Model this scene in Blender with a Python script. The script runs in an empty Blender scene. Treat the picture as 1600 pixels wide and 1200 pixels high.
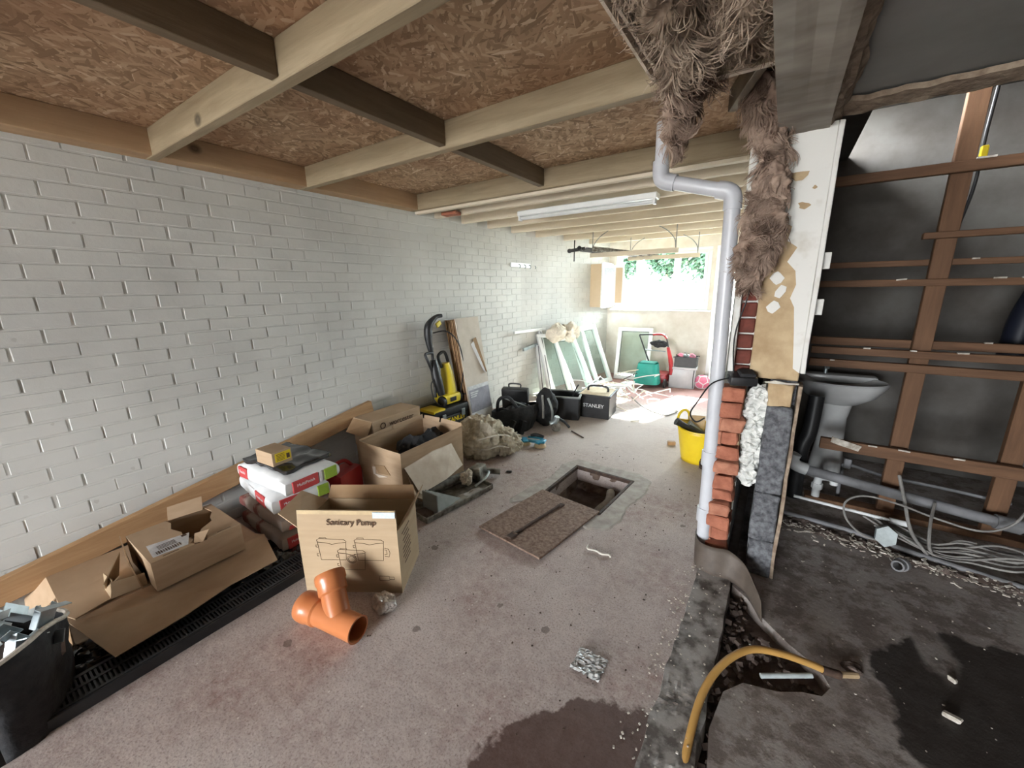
import bpy, bmesh, math, random
from mathutils import Vector, Matrix, noise
from math import radians, sin, cos, pi

sc = bpy.context.scene
C = sc.collection
V = Vector

# ------------------------------------------------------------------ camera
cam_d = bpy.data.cameras.new('camera'); cam = bpy.data.objects.new('camera', cam_d); C.objects.link(cam)
right = V((0.83138184, 0.55550145, -0.01491224))
up = V((-0.11793005, 0.20259465, 0.97213575))
fwd = V((-0.54304396, 0.8064574, -0.23394383))
m = Matrix((right, up, -fwd)).transposed().to_4x4()
m.translation = V((0, 0, 1.5)); cam.matrix_world = m
cam_d.sensor_width = 36; cam_d.lens = 36 * 617 / 1600; cam_d.clip_start = 0.02; cam_d.clip_end = 200
sc.camera = cam

# ------------------------------------------------------------------ light
sc.view_settings.view_transform = 'Standard'; sc.view_settings.look = 'None'
sc.view_settings.gamma = 1; sc.view_settings.use_curve_mapping = False
sc.view_settings.exposure = 1.22
w = bpy.data.worlds.new('sky'); sc.world = w; w.use_nodes = True
nt = w.node_tree; bg = nt.nodes['Background']
bg.inputs[0].default_value = (0.93, 0.965, 1.0, 1); bg.inputs[1].default_value = 26.0
YB = 6.8        # back wall
YF = -5.4       # open garage front behind the camera
sun_d = bpy.data.lights.new('sun', 'SUN'); sun = bpy.data.objects.new('sun', sun_d); C.objects.link(sun)
sun_d.energy = 42; sun_d.angle = radians(1.5); sun_d.color = (1, 0.95, 0.86)
sun.rotation_euler = V((-0.31, -0.95, -0.74)).to_track_quat('-Z', 'Y').to_euler()
def portal(loc, size, rot):
    l = bpy.data.lights.new('portal', 'AREA'); l.shape = 'RECTANGLE'; l.size, l.size_y = size; l.cycles.is_portal = True
    o = bpy.data.objects.new('portal', l); o.location = loc; o.rotation_euler = rot; C.objects.link(o)
portal((-1.3, YF, 1.02), (2.2, 2.05), (radians(90), 0, 0))
portal((-1.67, YB + .1, 1.6), (1.5, .95), (radians(-90), 0, 0))
portal((-.47, YB + .1, 1.4), (.45, 1.2), (radians(-90), 0, 0))

# ------------------------------------------------------------------ materials
def N(nt, t, **k):
    n = nt.nodes.new(t)
    for a, b in k.items(): setattr(n, a, b)
    return n
def L(nt, a, b): nt.links.new(a, b)
MATS = {}
def base(name, rough=.7, metal=0, spec=.3):
    m = bpy.data.materials.new(name); m.use_nodes = True; nt = m.node_tree
    b = nt.nodes['Principled BSDF']; b.inputs['Roughness'].default_value = rough
    b.inputs['Metallic'].default_value = metal; b.inputs['Specular IOR Level'].default_value = spec
    return m, nt, b
def coords(nt, scale=(1, 1, 1), rot=(0, 0, 0)):
    tc = N(nt, 'ShaderNodeTexCoord'); mp = N(nt, 'ShaderNodeMapping')
    mp.inputs['Scale'].default_value = scale; mp.inputs['Rotation'].default_value = rot
    L(nt, tc.outputs['Object'], mp.inputs[0]); return mp.outputs[0]
def noi(nt, vec, scale, detail=4, rough=.6, dist=0):
    n = N(nt, 'ShaderNodeTexNoise'); n.inputs['Scale'].default_value = scale; n.inputs['Detail'].default_value = detail
    n.inputs['Roughness'].default_value = rough; n.inputs['Distortion'].default_value = dist
    L(nt, vec, n.inputs['Vector']); return n.outputs['Fac']
def ramp(nt, fac, stops):
    r = N(nt, 'ShaderNodeValToRGB'); e = r.color_ramp.elements
    while len(e) < len(stops): e.new(.5)
    for i, (p, c) in enumerate(stops):
        e[i].position = p; e[i].color = (*c, 1) if len(c) == 3 else c
    L(nt, fac, r.inputs[0]); return r.outputs[0]
def mixc(nt, fac, a, b, mode='MIX'):
    n = N(nt, 'ShaderNodeMix', data_type='RGBA', blend_type=mode)
    for s, v in ((0, fac), (6, a), (7, b)):
        if hasattr(v, 'is_linked'): L(nt, v, n.inputs[s])
        elif s == 0: n.inputs[0].default_value = v
        else: n.inputs[s].default_value = (*v, 1)
    return n.outputs[2]
def mth(nt, op, a, b=None, c=None, clamp=False):
    n = N(nt, 'ShaderNodeMath', operation=op); n.use_clamp = clamp
    for i, v in enumerate((a, b, c)):
        if v is None: continue
        if hasattr(v, 'is_linked'): L(nt, v, n.inputs[i])
        else: n.inputs[i].default_value = v
    return n.outputs[0]
def bump(nt, b, h, s=.3, d=.01):
    n = N(nt, 'ShaderNodeBump'); n.inputs['Strength'].default_value = s; n.inputs['Distance'].default_value = d
    L(nt, h, n.inputs['Height']); L(nt, n.outputs[0], b.inputs['Normal'])
def pm(name, c1, c2=None, scale=20, rough=.7, metal=0, bmp=0, stretch=(1, 1, 1), spec=.3, detail=4, lo=.35, hi=.65, dist=.01):
    if name in MATS: return MATS[name]
    m, nt, b = base(name, rough, metal, spec); v = coords(nt, stretch)
    c2 = c2 or tuple(x * .8 for x in c1)
    f = noi(nt, v, scale, detail); L(nt, ramp(nt, f, [(lo, c2), (hi, c1)]), b.inputs['Base Color'])
    if bmp: bump(nt, b, f, bmp, dist)
    MATS[name] = m; return m
def glass(name, col=(.9, .96, .97), gl=.12):
    m = bpy.data.materials.new(name); m.use_nodes = True; nt = m.node_tree; nt.nodes.clear()
    o = N(nt, 'ShaderNodeOutputMaterial'); t = N(nt, 'ShaderNodeBsdfTransparent'); t.inputs[0].default_value = (*col, 1)
    g = N(nt, 'ShaderNodeBsdfGlossy'); g.inputs['Roughness'].default_value = .03
    lw = N(nt, 'ShaderNodeLayerWeight'); lw.inputs[0].default_value = .5; x = N(nt, 'ShaderNodeMixShader')
    L(nt, mth(nt, 'MULTIPLY_ADD', mth(nt, 'POWER', lw.outputs['Facing'], 4), .7, gl * .35), x.inputs[0]); L(nt, t.outputs[0], x.inputs[1]); L(nt, g.outputs[0], x.inputs[2]); L(nt, x.outputs[0], o.inputs[0])
    return m
def wood(name, c1, c2, axis, knots=True, rough=.7, grain=1.0):
    st = [9, 9, 9]; st[axis] = .8
    m, nt, b = base(name, rough); v = coords(nt, tuple(st))
    f = noi(nt, v, 3.0 * grain, 6, .65, .6); fine = noi(nt, v, 14 * grain, 3)
    col = ramp(nt, f, [(.3, c2), (.5, tuple((x + y) / 2 for x, y in zip(c1, c2))), (.7, c1)])
    big = noi(nt, coords(nt), 2.2, 3); col = mixc(nt, mth(nt, 'MULTIPLY', big, .5), col, tuple(x * .62 for x in c2))
    if knots:
        kv = N(nt, 'ShaderNodeTexVoronoi'); kv.inputs['Scale'].default_value = 3.1; st2 = [1, 1, 1]; st2[axis] = .75
        L(nt, coords(nt, tuple(st2)), kv.inputs['Vector'])
        k = ramp(nt, kv.outputs['Distance'], [(0, (.45, .45, .45)), (.045, (.3, .3, .3)), (.075, (.65, .65, .65)), (.1, (1, 1, 1))])
        col = mixc(nt, 1.0, col, k, 'MULTIPLY')
    L(nt, col, b.inputs['Base Color']); bump(nt, b, fine, .25, .004); MATS[name] = m; return m
def osb(name):
    m, nt, b = base(name, .75); acc = None; hacc = None
    for i, (ang, sx, sy, s) in enumerate(((.3, 1, 4.5, 11), (1.25, 1, 5, 13), (2.2, 1, 4.2, 12), (2.9, 1, 5.5, 10), (.8, 1, 4.5, 17))):
        v = coords(nt, (1, 1, 1), (0, 0, ang)); mp = N(nt, 'ShaderNodeMapping'); mp.inputs['Scale'].default_value = (sx, sy, .3)
        mp.inputs['Location'].default_value = (i * 3.7, i * 1.3, 0)
        wv = N(nt, 'ShaderNodeTexNoise'); wv.inputs['Scale'].default_value = 6; L(nt, v, wv.inputs['Vector'])
        ad = N(nt, 'ShaderNodeVectorMath', operation='MULTIPLY_ADD'); L(nt, wv.outputs['Color'], ad.inputs[0]); ad.inputs[1].default_value = (.05, .03, 0); L(nt, v, ad.inputs[2])
        L(nt, ad.outputs[0], mp.inputs[0]); vo = N(nt, 'ShaderNodeTexVoronoi'); vo.inputs['Scale'].default_value = s; L(nt, mp.outputs[0], vo.inputs['Vector'])
        sp = N(nt, 'ShaderNodeSeparateColor'); L(nt, vo.outputs['Color'], sp.inputs[0])
        ed = mth(nt, 'SUBTRACT', sp.outputs[0], mth(nt, 'MULTIPLY', vo.outputs['Distance'], .35))
        if acc is None: acc, hacc = sp.outputs[1], ed
        else:
            g = mth(nt, 'GREATER_THAN', ed, hacc)
            mf = N(nt, 'ShaderNodeMix'); L(nt, g, mf.inputs[0]); L(nt, acc, mf.inputs[2]); L(nt, sp.outputs[1], mf.inputs[3]); acc = mf.outputs[0]
            hacc = mth(nt, 'MAXIMUM', ed, hacc)
    col = ramp(nt, acc, [(0, (.24, .155, .09)), (.25, (.34, .225, .135)), (.6, (.45, .30, .185)), (.93, (.57, .41, .265)), (1, (.70, .55, .39))])
    big = noi(nt, coords(nt), 1.6, 3); col = mixc(nt, ramp(nt, big, [(.4, (0, 0, 0)), (.7, (.5, .5, .5))]), col, (.25, .11, .05))
    L(nt, col, b.inputs['Base Color']); bump(nt, b, hacc, .5, .006); MATS[name] = m; return m
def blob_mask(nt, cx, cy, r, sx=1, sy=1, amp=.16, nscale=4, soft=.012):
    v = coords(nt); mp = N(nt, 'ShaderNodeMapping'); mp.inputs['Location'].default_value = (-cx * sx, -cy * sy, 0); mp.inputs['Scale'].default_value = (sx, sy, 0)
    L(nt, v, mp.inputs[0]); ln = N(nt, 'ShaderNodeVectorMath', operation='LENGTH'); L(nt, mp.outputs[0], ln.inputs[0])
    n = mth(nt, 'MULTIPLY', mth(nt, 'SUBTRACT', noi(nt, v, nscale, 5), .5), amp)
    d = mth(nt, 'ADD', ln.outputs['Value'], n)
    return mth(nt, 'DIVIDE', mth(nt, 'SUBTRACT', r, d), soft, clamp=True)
def floor_left_mat():
    m, nt, b = base('red_dusty_concrete', .85, spec=.25); v = coords(nt)
    f1 = noi(nt, v, 1.7, 6, .65); f2 = noi(nt, v, 22, 6, .75); f3 = noi(nt, v, 120, 3, .7)
    c = ramp(nt, f1, [(.32, (.28, .18, .165)), (.45, (.37, .30, .275)), (.58, (.46, .40, .37)), (.76, (.58, .53, .49))])
    c = mixc(nt, ramp(nt, f2, [(.38, (0, 0, 0)), (.62, (.8, .8, .8))]), c, (.52, .45, .42))
    c = mixc(nt, ramp(nt, f3, [(.3, (.7, .7, .7)), (.5, (0, 0, 0))]), c, (.14, .09, .08))
    sy = N(nt, 'ShaderNodeSeparateXYZ'); L(nt, v, sy.inputs[0])
    far = mth(nt, 'DIVIDE', mth(nt, 'SUBTRACT', mth(nt, 'ADD', sy.outputs[1], mth(nt, 'MULTIPLY', f1, 1.2)), 5.6), .5, clamp=True)
    c = mixc(nt, mth(nt, 'MULTIPLY', far, .75), c, (.42, .22, .21))
    spk = N(nt, 'ShaderNodeTexVoronoi'); spk.inputs['Scale'].default_value = 26; L(nt, v, spk.inputs['Vector'])
    sr = N(nt, 'ShaderNodeSeparateColor'); L(nt, spk.outputs['Color'], sr.inputs[0])
    k = mth(nt, 'MULTIPLY', mth(nt, 'LESS_THAN', spk.outputs['Distance'], .1), mth(nt, 'GREATER_THAN', sr.outputs[0], .8))
    c = mixc(nt, k, c, (.62, .57, .53))
    k2 = N(nt, 'ShaderNodeTexVoronoi'); k2.inputs['Scale'].default_value = 6
    L(nt, v, k2.inputs['Vector']); sr2 = N(nt, 'ShaderNodeSeparateColor'); L(nt, k2.outputs['Color'], sr2.inputs[0])
    st = mth(nt, 'MULTIPLY', mth(nt, 'LESS_THAN', mth(nt, 'ADD', k2.outputs['Distance'], mth(nt, 'MULTIPLY', f2, .25)), .25), mth(nt, 'GREATER_THAN', sr2.outputs[1], .72))
    c = mixc(nt, mth(nt, 'MULTIPLY', st, .65), c, (.11, .085, .07))
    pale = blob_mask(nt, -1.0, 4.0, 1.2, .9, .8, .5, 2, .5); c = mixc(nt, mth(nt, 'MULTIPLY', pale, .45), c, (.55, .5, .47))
    wet = blob_mask(nt, -.08, .62, .6, 1, 1, .28, 5, .015)
    c = mixc(nt, mth(nt, 'MULTIPLY', wet, .9), c, mixc(nt, f2, (.045, .022, .018), (.13, .075, .06)))
    L(nt, c, b.inputs['Base Color'])
    L(nt, mth(nt, 'SUBTRACT', .86, mth(nt, 'MULTIPLY', wet, .4)), b.inputs['Roughness'])
    bump(nt, b, f2, .35, .006); return m
def floor_right_mat():
    m, nt, b = base('dark_screed', .8, spec=.3); v = coords(nt)
    f1 = noi(nt, v, 2.2, 6, .65); f2 = noi(nt, v, 26, 6, .75)
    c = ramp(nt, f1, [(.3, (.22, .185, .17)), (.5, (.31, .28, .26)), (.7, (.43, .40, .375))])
    c = mixc(nt, ramp(nt, f2, [(.35, (0, 0, 0)), (.75, (.6, .6, .6))]), c, (.36, .325, .30))
    f3 = noi(nt, v, 7, 8, .75); c = mixc(nt, ramp(nt, f3, [(.44, (.75, .75, .75)), (.54, (0, 0, 0))]), c, (.13, .10, .085))
    sk = N(nt, 'ShaderNodeTexVoronoi'); sk.inputs['Scale'].default_value = 38; L(nt, v, sk.inputs['Vector']); sk2 = N(nt, 'ShaderNodeSeparateColor'); L(nt, sk.outputs['Color'], sk2.inputs[0])
    c = mixc(nt, mth(nt, 'MULTIPLY', mth(nt, 'LESS_THAN', sk.outputs['Distance'], .16), mth(nt, 'GREATER_THAN', sk2.outputs[0], .82)), c, (.5, .46, .41))
    wet = blob_mask(nt, .9, 1.78, .41, 1.0, .8, .34, 3.2, .02); isl = blob_mask(nt, .7, 2.08, .09, 1.2, .6, .1, 9, .03)
    wet = mth(nt, 'MULTIPLY', wet, mth(nt, 'SUBTRACT', 1, mth(nt, 'MULTIPLY', isl, .8)))
    c = mixc(nt, mth(nt, 'MULTIPLY', wet, .93), c, (.03, .025, .022))
    L(nt, c, b.inputs['Base Color']); L(nt, mth(nt, 'SUBTRACT', .82, mth(nt, 'MULTIPLY', wet, .25)), b.inputs['Roughness'])
    bump(nt, b, f2, .4, .008); return m
def paint_mat():
    m, nt, b = base('white_masonry_paint', .6, spec=.35); v = coords(nt)
    g = N(nt, 'ShaderNodeNewGeometry'); f1 = noi(nt, g.outputs['Position'], 1.3, 5, .6); f2 = noi(nt, g.outputs['Position'], 45, 4, .7)
    c = ramp(nt, f1, [(.3, (.46, .455, .43)), (.55, (.54, .535, .505)), (.75, (.58, .575, .545))])
    sp = N(nt, 'ShaderNodeTexVoronoi'); sp.inputs['Scale'].default_value = 5; L(nt, g.outputs['Position'], sp.inputs['Vector'])
    k = mth(nt, 'LESS_THAN', mth(nt, 'ADD', sp.outputs['Distance'], mth(nt, 'MULTIPLY', f2, .1)), .1)
    c = mixc(nt, mth(nt, 'MULTIPLY', k, .4), c, (.33, .3, .27)); L(nt, c, b.inputs['Base Color']); bump(nt, b, f2, .3, .004); return m

M = {}
M['paint'] = paint_mat()
M['floor'] = floor_left_mat(); M['floor2'] = floor_right_mat(); M['osb'] = osb('osb_strand')
M['joist_x'] = wood('treated_timber', (.40, .32, .21), (.27, .21, .13), 0)
M['joist_y'] = wood('dark_timber', (.22, .16, .10), (.125, .09, .055), 1)
M['ledger'] = wood('fresh_pine', (.50, .34, .2), (.38, .24, .135), 1)
M['plank'] = wood('pine_plank', (.46, .29, .15), (.32, .18, .085), 1)
M['cream_joist'] = wood('painted_joist', (.74, .66, .53), (.66, .57, .43), 0, False)
M['cream'] = pm('cream_paint', (.72, .64, .5), (.62, .54, .41), 3, .7)
M['stud'] = wood('old_stud', (.20, .105, .055), (.115, .058, .03), 2)
M['batten'] = wood('old_batten', (.20, .105, .055), (.10, .05, .026), 0, False)
M['upvc'] = pm('white_upvc', (.8, .81, .8), (.72, .74, .74), 3, .35, spec=.5)
M['white'] = pm('white_plastic', (.7, .71, .7), (.6, .62, .62), 6, .4, spec=.5)
M['pipe_white'] = pm('grey_white_soil_pipe', (.56, .57, .6), (.48, .49, .52), 5, .35, spec=.5)
M['grey_pipe'] = pm('grey_pipe', (.2, .2, .21), (.13, .13, .13), 8, .5)
M['plaster'] = pm('back_wall_plaster', (.66, .63, .57), (.55, .5, .43), 4, .8, bmp=.2)
M['glass'] = glass('clear_glass'); M['tint'] = glass('green_glass', (.9, .97, .95))
M['card'] = pm('cardboard', (.44, .315, .205), (.38, .265, .165), 5, .8, bmp=.05, stretch=(1, 1, 6))
M['card_pale'] = pm('cardboard_pale', (.40, .295, .185), (.36, .26, .16), 4, .75, bmp=.05, stretch=(1, 1, 8))
M['card_in'] = pm('cardboard_inside', (.33, .215, .12), (.27, .17, .09), 5, .85)
M['card_white'] = pm('torn_paper', (.74, .66, .56), (.62, .52, .42), 9, .85)
M['ink'] = pm('brown_ink', (.09, .05, .03), rough=.8); M['black'] = pm('black_plastic', (.012, .012, .013), (.022, .022, .023), 10, .45, spec=.45)
M['blackfab'] = pm('black_fabric', (.018, .018, .019), (.03, .03, .032), 25, .8, bmp=.5)
M['film'] = pm('black_film', (.012, .012, .013), (.03, .03, .032), 8, .16, spec=.8)
M['orange'] = pm('orange_upvc', (.47, .165, .06), (.42, .14, .05), 4, .3, spec=.5)
M['rubber'] = pm('rubber', (.015, .015, .015), rough=.6)
M['red'] = pm('red_plastic', (.42, .02, .025), (.3, .012, .018), 5, .4, spec=.5)
M['yellow'] = pm('yellow_plastic', (.75, .55, .02), (.68, .47, .015), 8, .4, spec=.5)
M['wyellow'] = pm('washer_yellow', (.75, .6, .04), (.68, .52, .03), 5, .35, spec=.5)
M['teal'] = pm('teal_plastic', (.03, .3, .25), (.02, .24, .2), 5, .4)
M['blue'] = pm('blue_plastic', (.05, .3, .45), (.04, .24, .38), 6, .4); M['creamp'] = pm('cream_pad', (.62, .5, .32), rough=.6)
M['steel'] = pm('galvanised', (.5, .56, .58), (.33, .38, .4), 14, .38, .8)
M['greymetal'] = pm('grey_metal', (.27, .29, .28), (.2, .21, .2), 12, .5, .3)
M['dirtymetal'] = pm('dirty_metal', (.34, .33, .29), (.09, .075, .06), 16, .6, .25, bmp=.4)
M['rust'] = pm('rusty_iron', (.27, .19, .145), (.13, .075, .05), 55, .75, .15, bmp=.7, detail=6)
M['rustdark'] = pm('rust_dark', (.08, .05, .035), (.04, .025, .02), 30, .8, bmp=.5)
M['concpatch'] = pm('concrete_patch', (.42, .39, .35), (.3, .265, .235), 14, .85, bmp=.5, detail=7)
M['kerb'] = pm('kerb_concrete', (.34, .32, .30), (.11, .095, .085), 13, .8, bmp=.35, detail=9, dist=.006, lo=.4, hi=.56)
M['mud'] = pm('mud', (.15, .115, .1), (.07, .05, .04), 12, .85, bmp=.5, detail=7, dist=.006)
M['pit'] = pm('pit_wall', (.24, .18, .145), (.08, .05, .035), 9, .9, bmp=1, detail=7)
M['brick'] = pm('red_brick', (.4, .15, .09), (.25, .085, .05), 16, .85, bmp=.6, detail=6)
M['brick2'] = pm('orange_brick', (.44, .2, .125), (.3, .115, .07), 18, .85, bmp=.6, detail=6)
M['brickd'] = pm('dark_red_brick', (.17, .045, .032), (.1, .03, .02), 16, .8, bmp=.4, detail=6)
M['block'] = pm('breeze_block', (.17, .175, .185), (.055, .055, .06), 40, .95, bmp=1, detail=8)
M['tan'] = pm('bare_plaster', (.5, .38, .23), (.36, .25, .14), 9, .85, bmp=.4, detail=7)
M['wplaster'] = pm('white_plaster', (.68, .67, .63), (.5, .47, .4), 6, .8, bmp=.4, lo=.3, hi=.5)
M['soffit'] = pm('soffit_plaster', (.38, .345, .30), (.22, .195, .165), 3.5, .7, bmp=.25, stretch=(1, 2.2, 1), detail=3)
M['rceil'] = pm('right_ceiling', (.29, .29, .28), (.23, .23, .22), 3, .85)
M['torn'] = pm('torn_board_edge', (.34, .27, .2), (.17, .12, .085), 20, .9, bmp=.8)
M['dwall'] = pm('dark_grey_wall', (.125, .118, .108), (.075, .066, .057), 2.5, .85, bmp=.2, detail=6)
M['foam'] = pm('white_foam', (.74, .74, .7), (.55, .56, .53), 30, .85, bmp=.6)
M['ceramic'] = pm('ceramic', (.55, .56, .55), (.45, .45, .44), 4, .2, spec=.6)
M['canvas'] = pm('canvas', (.66, .61, .5), (.4, .35, .26), 9, .9, bmp=.4, detail=6)
M['cloth'] = pm('cream_cloth', (.66, .6, .5), (.5, .44, .35), 8, .9, bmp=.3)
M['hose'] = pm('ochre_hose', (.5, .3, .1), (.4, .22, .06), 5, .4)
M['cable'] = pm('grey_cable', (.28, .27, .25), (.17, .16, .15), 9, .6)
M['brown_board'] = pm('brown_board_edges', (.38, .24, .13), (.2, .11, .055), 60, .85, stretch=(1, .05, .05))
M['board'] = pm('grey_board', (.56, .5, .43), (.48, .42, .35), 6, .8)
M['poster'] = pm('poster', (.28, .27, .31), (.17, .16, .19), 7, .5); M['pale'] = pm('pale_print', (.62, .62, .62), (.45, .45, .46), 22, .5)
M['pred'] = pm('print_red', (.52, .07, .07), (.45, .05, .05), 8, .6); M['pgreen'] = pm('print_green', (.3, .44, .05), rough=.6)
M['bag'] = pm('paper_sack', (.72, .73, .73), (.62, .63, .63), 8, .65, bmp=.25, dist=.02)
M['bagdirty'] = pm('brown_sack', (.36, .3, .26), (.2, .07, .06), 5, .7, bmp=.3, lo=.42, hi=.5)
M['pink'] = pm('pink', (.7, .2, .3), rough=.4); M['greyclear'] = pm('grey_storage', (.42, .43, .44), (.34, .35, .36), 4, .35, spec=.5)
M['wool1'] = pm('mineral_wool', (.50, .40, .31), (.20, .145, .105), 12, 1, bmp=.6, detail=8, spec=0)
M['wool2'] = pm('mineral_wool_red', (.44, .33, .26), (.18, .12, .09), 12, 1, bmp=.6, detail=8, spec=0)
M['leaf'] = pm('foliage', (.03, .065, .03), (.012, .03, .018), 12, .8); M['fence'] = pm('pale_fence', (.75, .72, .66), rough=.8)
M['gout'] = pm('outside_paving', (.3, .29, .27), rough=.9); M['string'] = pm('string', (.7, .66, .58), rough=.8)
M['navy'] = pm('navy_sleeve', (.01, .012, .022), rough=.5); M['ylabel'] = pm('yellow_label', (.8, .6, .02), (.75, .55, .02), 12, .5)
M['mask'] = pm('chips', (.66, .62, .55), (.3, .26, .21), 20, .85)
M['clear'] = glass('crumpled_film', (.86, .87, .86))
M['bluewhite'] = pm('junction_box', (.42, .47, .47), (.3, .33, .33), 20, .5)

# ------------------------------------------------------------------ mesh helpers
ROOT = {}
class B:
    def __init__(s, m=None): s.bm = bmesh.new(); s.m = m or Matrix()
    def _add(s, vs, fs, m=None):
        mm = s.m @ m if m is not None else s.m
        bv = [s.bm.verts.new(mm @ V(v)) for v in vs]
        for f in fs:
            try: s.bm.faces.new([bv[i] for i in f])
            except ValueError: pass
        return s
    def box(s, c, d, rot=None, bev=0, jit=0, seed=0, sub=0):
        t = bmesh.new(); bmesh.ops.create_cube(t, size=1)
        for v in t.verts: v.co = V((v.co.x * d[0], v.co.y * d[1], v.co.z * d[2]))
        if sub: bmesh.ops.subdivide_edges(t, edges=t.edges[:], cuts=sub, use_grid_fill=True)
        if bev: bmesh.ops.bevel(t, geom=t.edges[:] if not sub else [e for e in t.edges if e.calc_face_angle(0) > 1], offset=bev, segments=2 if bev > .008 else 1, affect='EDGES', profile=.6)
        if jit:
            for v in t.verts: v.co += noise.noise_vector(v.co * 14 + V((seed * 7.3, seed, 0))) * jit
        R = Matrix.Translation(c) @ (rot if rot is not None else Matrix())
        t.verts.index_update()
        s._add([v.co.copy() for v in t.verts], [[v.index for v in f.verts] for f in t.faces], R); t.free(); return s
    def slab(s, pts, t):
        p = [V(q) for q in pts]; k = len(p); n = V((0, 0, 0))
        for i in range(k): n += p[i].cross(p[(i + 1) % k])
        n = n.normalized() * t
        s._add(p + [q + n for q in p], [list(range(k))[::-1], list(range(k, 2 * k))] + [[i, (i + 1) % k, k + (i + 1) % k, k + i] for i in range(k)]); return s
    def poly(s, pts2, z0, z1):
        k = len(pts2); s._add([(x, y, z0) for x, y in pts2] + [(x, y, z1) for x, y in pts2], [list(range(k))[::-1], list(range(k, 2 * k))] + [[i, (i + 1) % k, k + (i + 1) % k, k + i] for i in range(k)]); return s
    def tube(s, pts, r, n=8, smooth=True, caps=True, steps=6):
        p = [V(q) for q in pts]
        if smooth and len(p) > 2:
            q = []
            for i in range(len(p) - 1):
                a, b, c, d = p[max(i - 1, 0)], p[i], p[i + 1], p[min(i + 2, len(p) - 1)]
                for j in range(steps):
                    t = j / steps; q.append(.5 * ((2 * b) + (c - a) * t + (2 * a - 5 * b + 4 * c - d) * t * t + (3 * b - a - 3 * c + d) * t ** 3))
            q.append(p[-1]); rs = None
            if hasattr(r, '__len__'): r = [r[min(int(i / steps), len(r) - 1)] * (1 - (i / steps) % 1) + r[min(int(i / steps) + 1, len(r) - 1)] * ((i / steps) % 1) for i in range(len(q))]
            p = q
        if not hasattr(r, '__len__'): r = [r] * len(p)
        vs = []; fs = []; nrm = None
        for i, c in enumerate(p):
            t = (p[min(i + 1, len(p) - 1)] - p[max(i - 1, 0)])
            t = t.normalized() if t.length > 1e-9 else V((0, 0, 1))
            if nrm is None: nrm = t.orthogonal().normalized()
            else:
                nrm = nrm - t * nrm.dot(t); nrm = nrm.normalized() if nrm.length > 1e-6 else t.orthogonal().normalized()
            bi = t.cross(nrm)
            for k in range(n): a = 2 * pi * k / n; vs.append(c + (nrm * cos(a) + bi * sin(a)) * r[i])
        for i in range(len(p) - 1):
            for k in range(n): fs.append([i * n + k, i * n + (k + 1) % n, (i + 1) * n + (k + 1) % n, (i + 1) * n + k])
        if caps: fs += [list(range(n))[::-1], [(len(p) - 1) * n + k for k in range(n)]]
        s._add(vs, fs); return s
    def lathe(s, prof, m=None, n=24):
        vs = []; fs = []
        for r, z in prof:
            for k in range(n): a = 2 * pi * k / n; vs.append((r * cos(a), r * sin(a), z))
        for i in range(len(prof) - 1):
            for k in range(n): fs.append([i * n + k, i * n + (k + 1) % n, (i + 1) * n + (k + 1) % n, (i + 1) * n + k])
        s._add(vs, fs, m); return s
    def blob(s, c, r, sub=3, amp=.1, freq=3, seed=0, flat=None, ridged=False):
        t = bmesh.new(); bmesh.ops.create_icosphere(t, subdivisions=sub, radius=1)
        o = V((seed * 13.7, seed * 5.1, seed * 3.3))
        for v in t.verts:
            d = v.co.normalized(); q = V((d.x * r[0], d.y * r[1], d.z * r[2]))
            if ridged: a = sum((abs(noise.noise(q * freq * 2 ** k + o)) * -1.6 + .4) / 1.7 ** k for k in range(4))
            else: a = sum(noise.noise(q * freq * 2 ** k + o) / 1.9 ** k for k in range(3))
            v.co = q + d * amp * a
            if flat is not None and v.co.z < flat: v.co.z = flat + (v.co.z - flat) * .05
        t.verts.index_update()
        s._add([v.co.copy() for v in t.verts], [[v.index for v in f.verts] for f in t.faces], Matrix.Translation(c)); t.free(); return s
    def grid(s, f, nu, nv):
        vs = [f(i / nu, j / nv) for j in range(nv + 1) for i in range(nu + 1)]
        s._add(vs, [[j * (nu + 1) + i, j * (nu + 1) + i + 1, (j + 1) * (nu + 1) + i + 1, (j + 1) * (nu + 1) + i] for j in range(nv) for i in range(nu)]); return s
    def text(s, txt, m, size=.1, depth=.0008, bold=0):
        cu = bpy.data.curves.new('t', 'FONT'); cu.body = txt; cu.size = size; cu.extrude = depth; cu.align_x = 'CENTER'; cu.align_y = 'CENTER'; cu.offset = bold
        o = bpy.data.objects.new('t', cu); C.objects.link(o); dg = bpy.context.evaluated_depsgraph_get()
        me = bpy.data.meshes.new_from_object(o.evaluated_get(dg))
        s._add([v.co.copy() for v in me.vertices], [list(p.vertices) for p in me.polygons], m)
        bpy.data.objects.remove(o); bpy.data.curves.remove(cu); bpy.data.meshes.remove(me); return s

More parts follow.
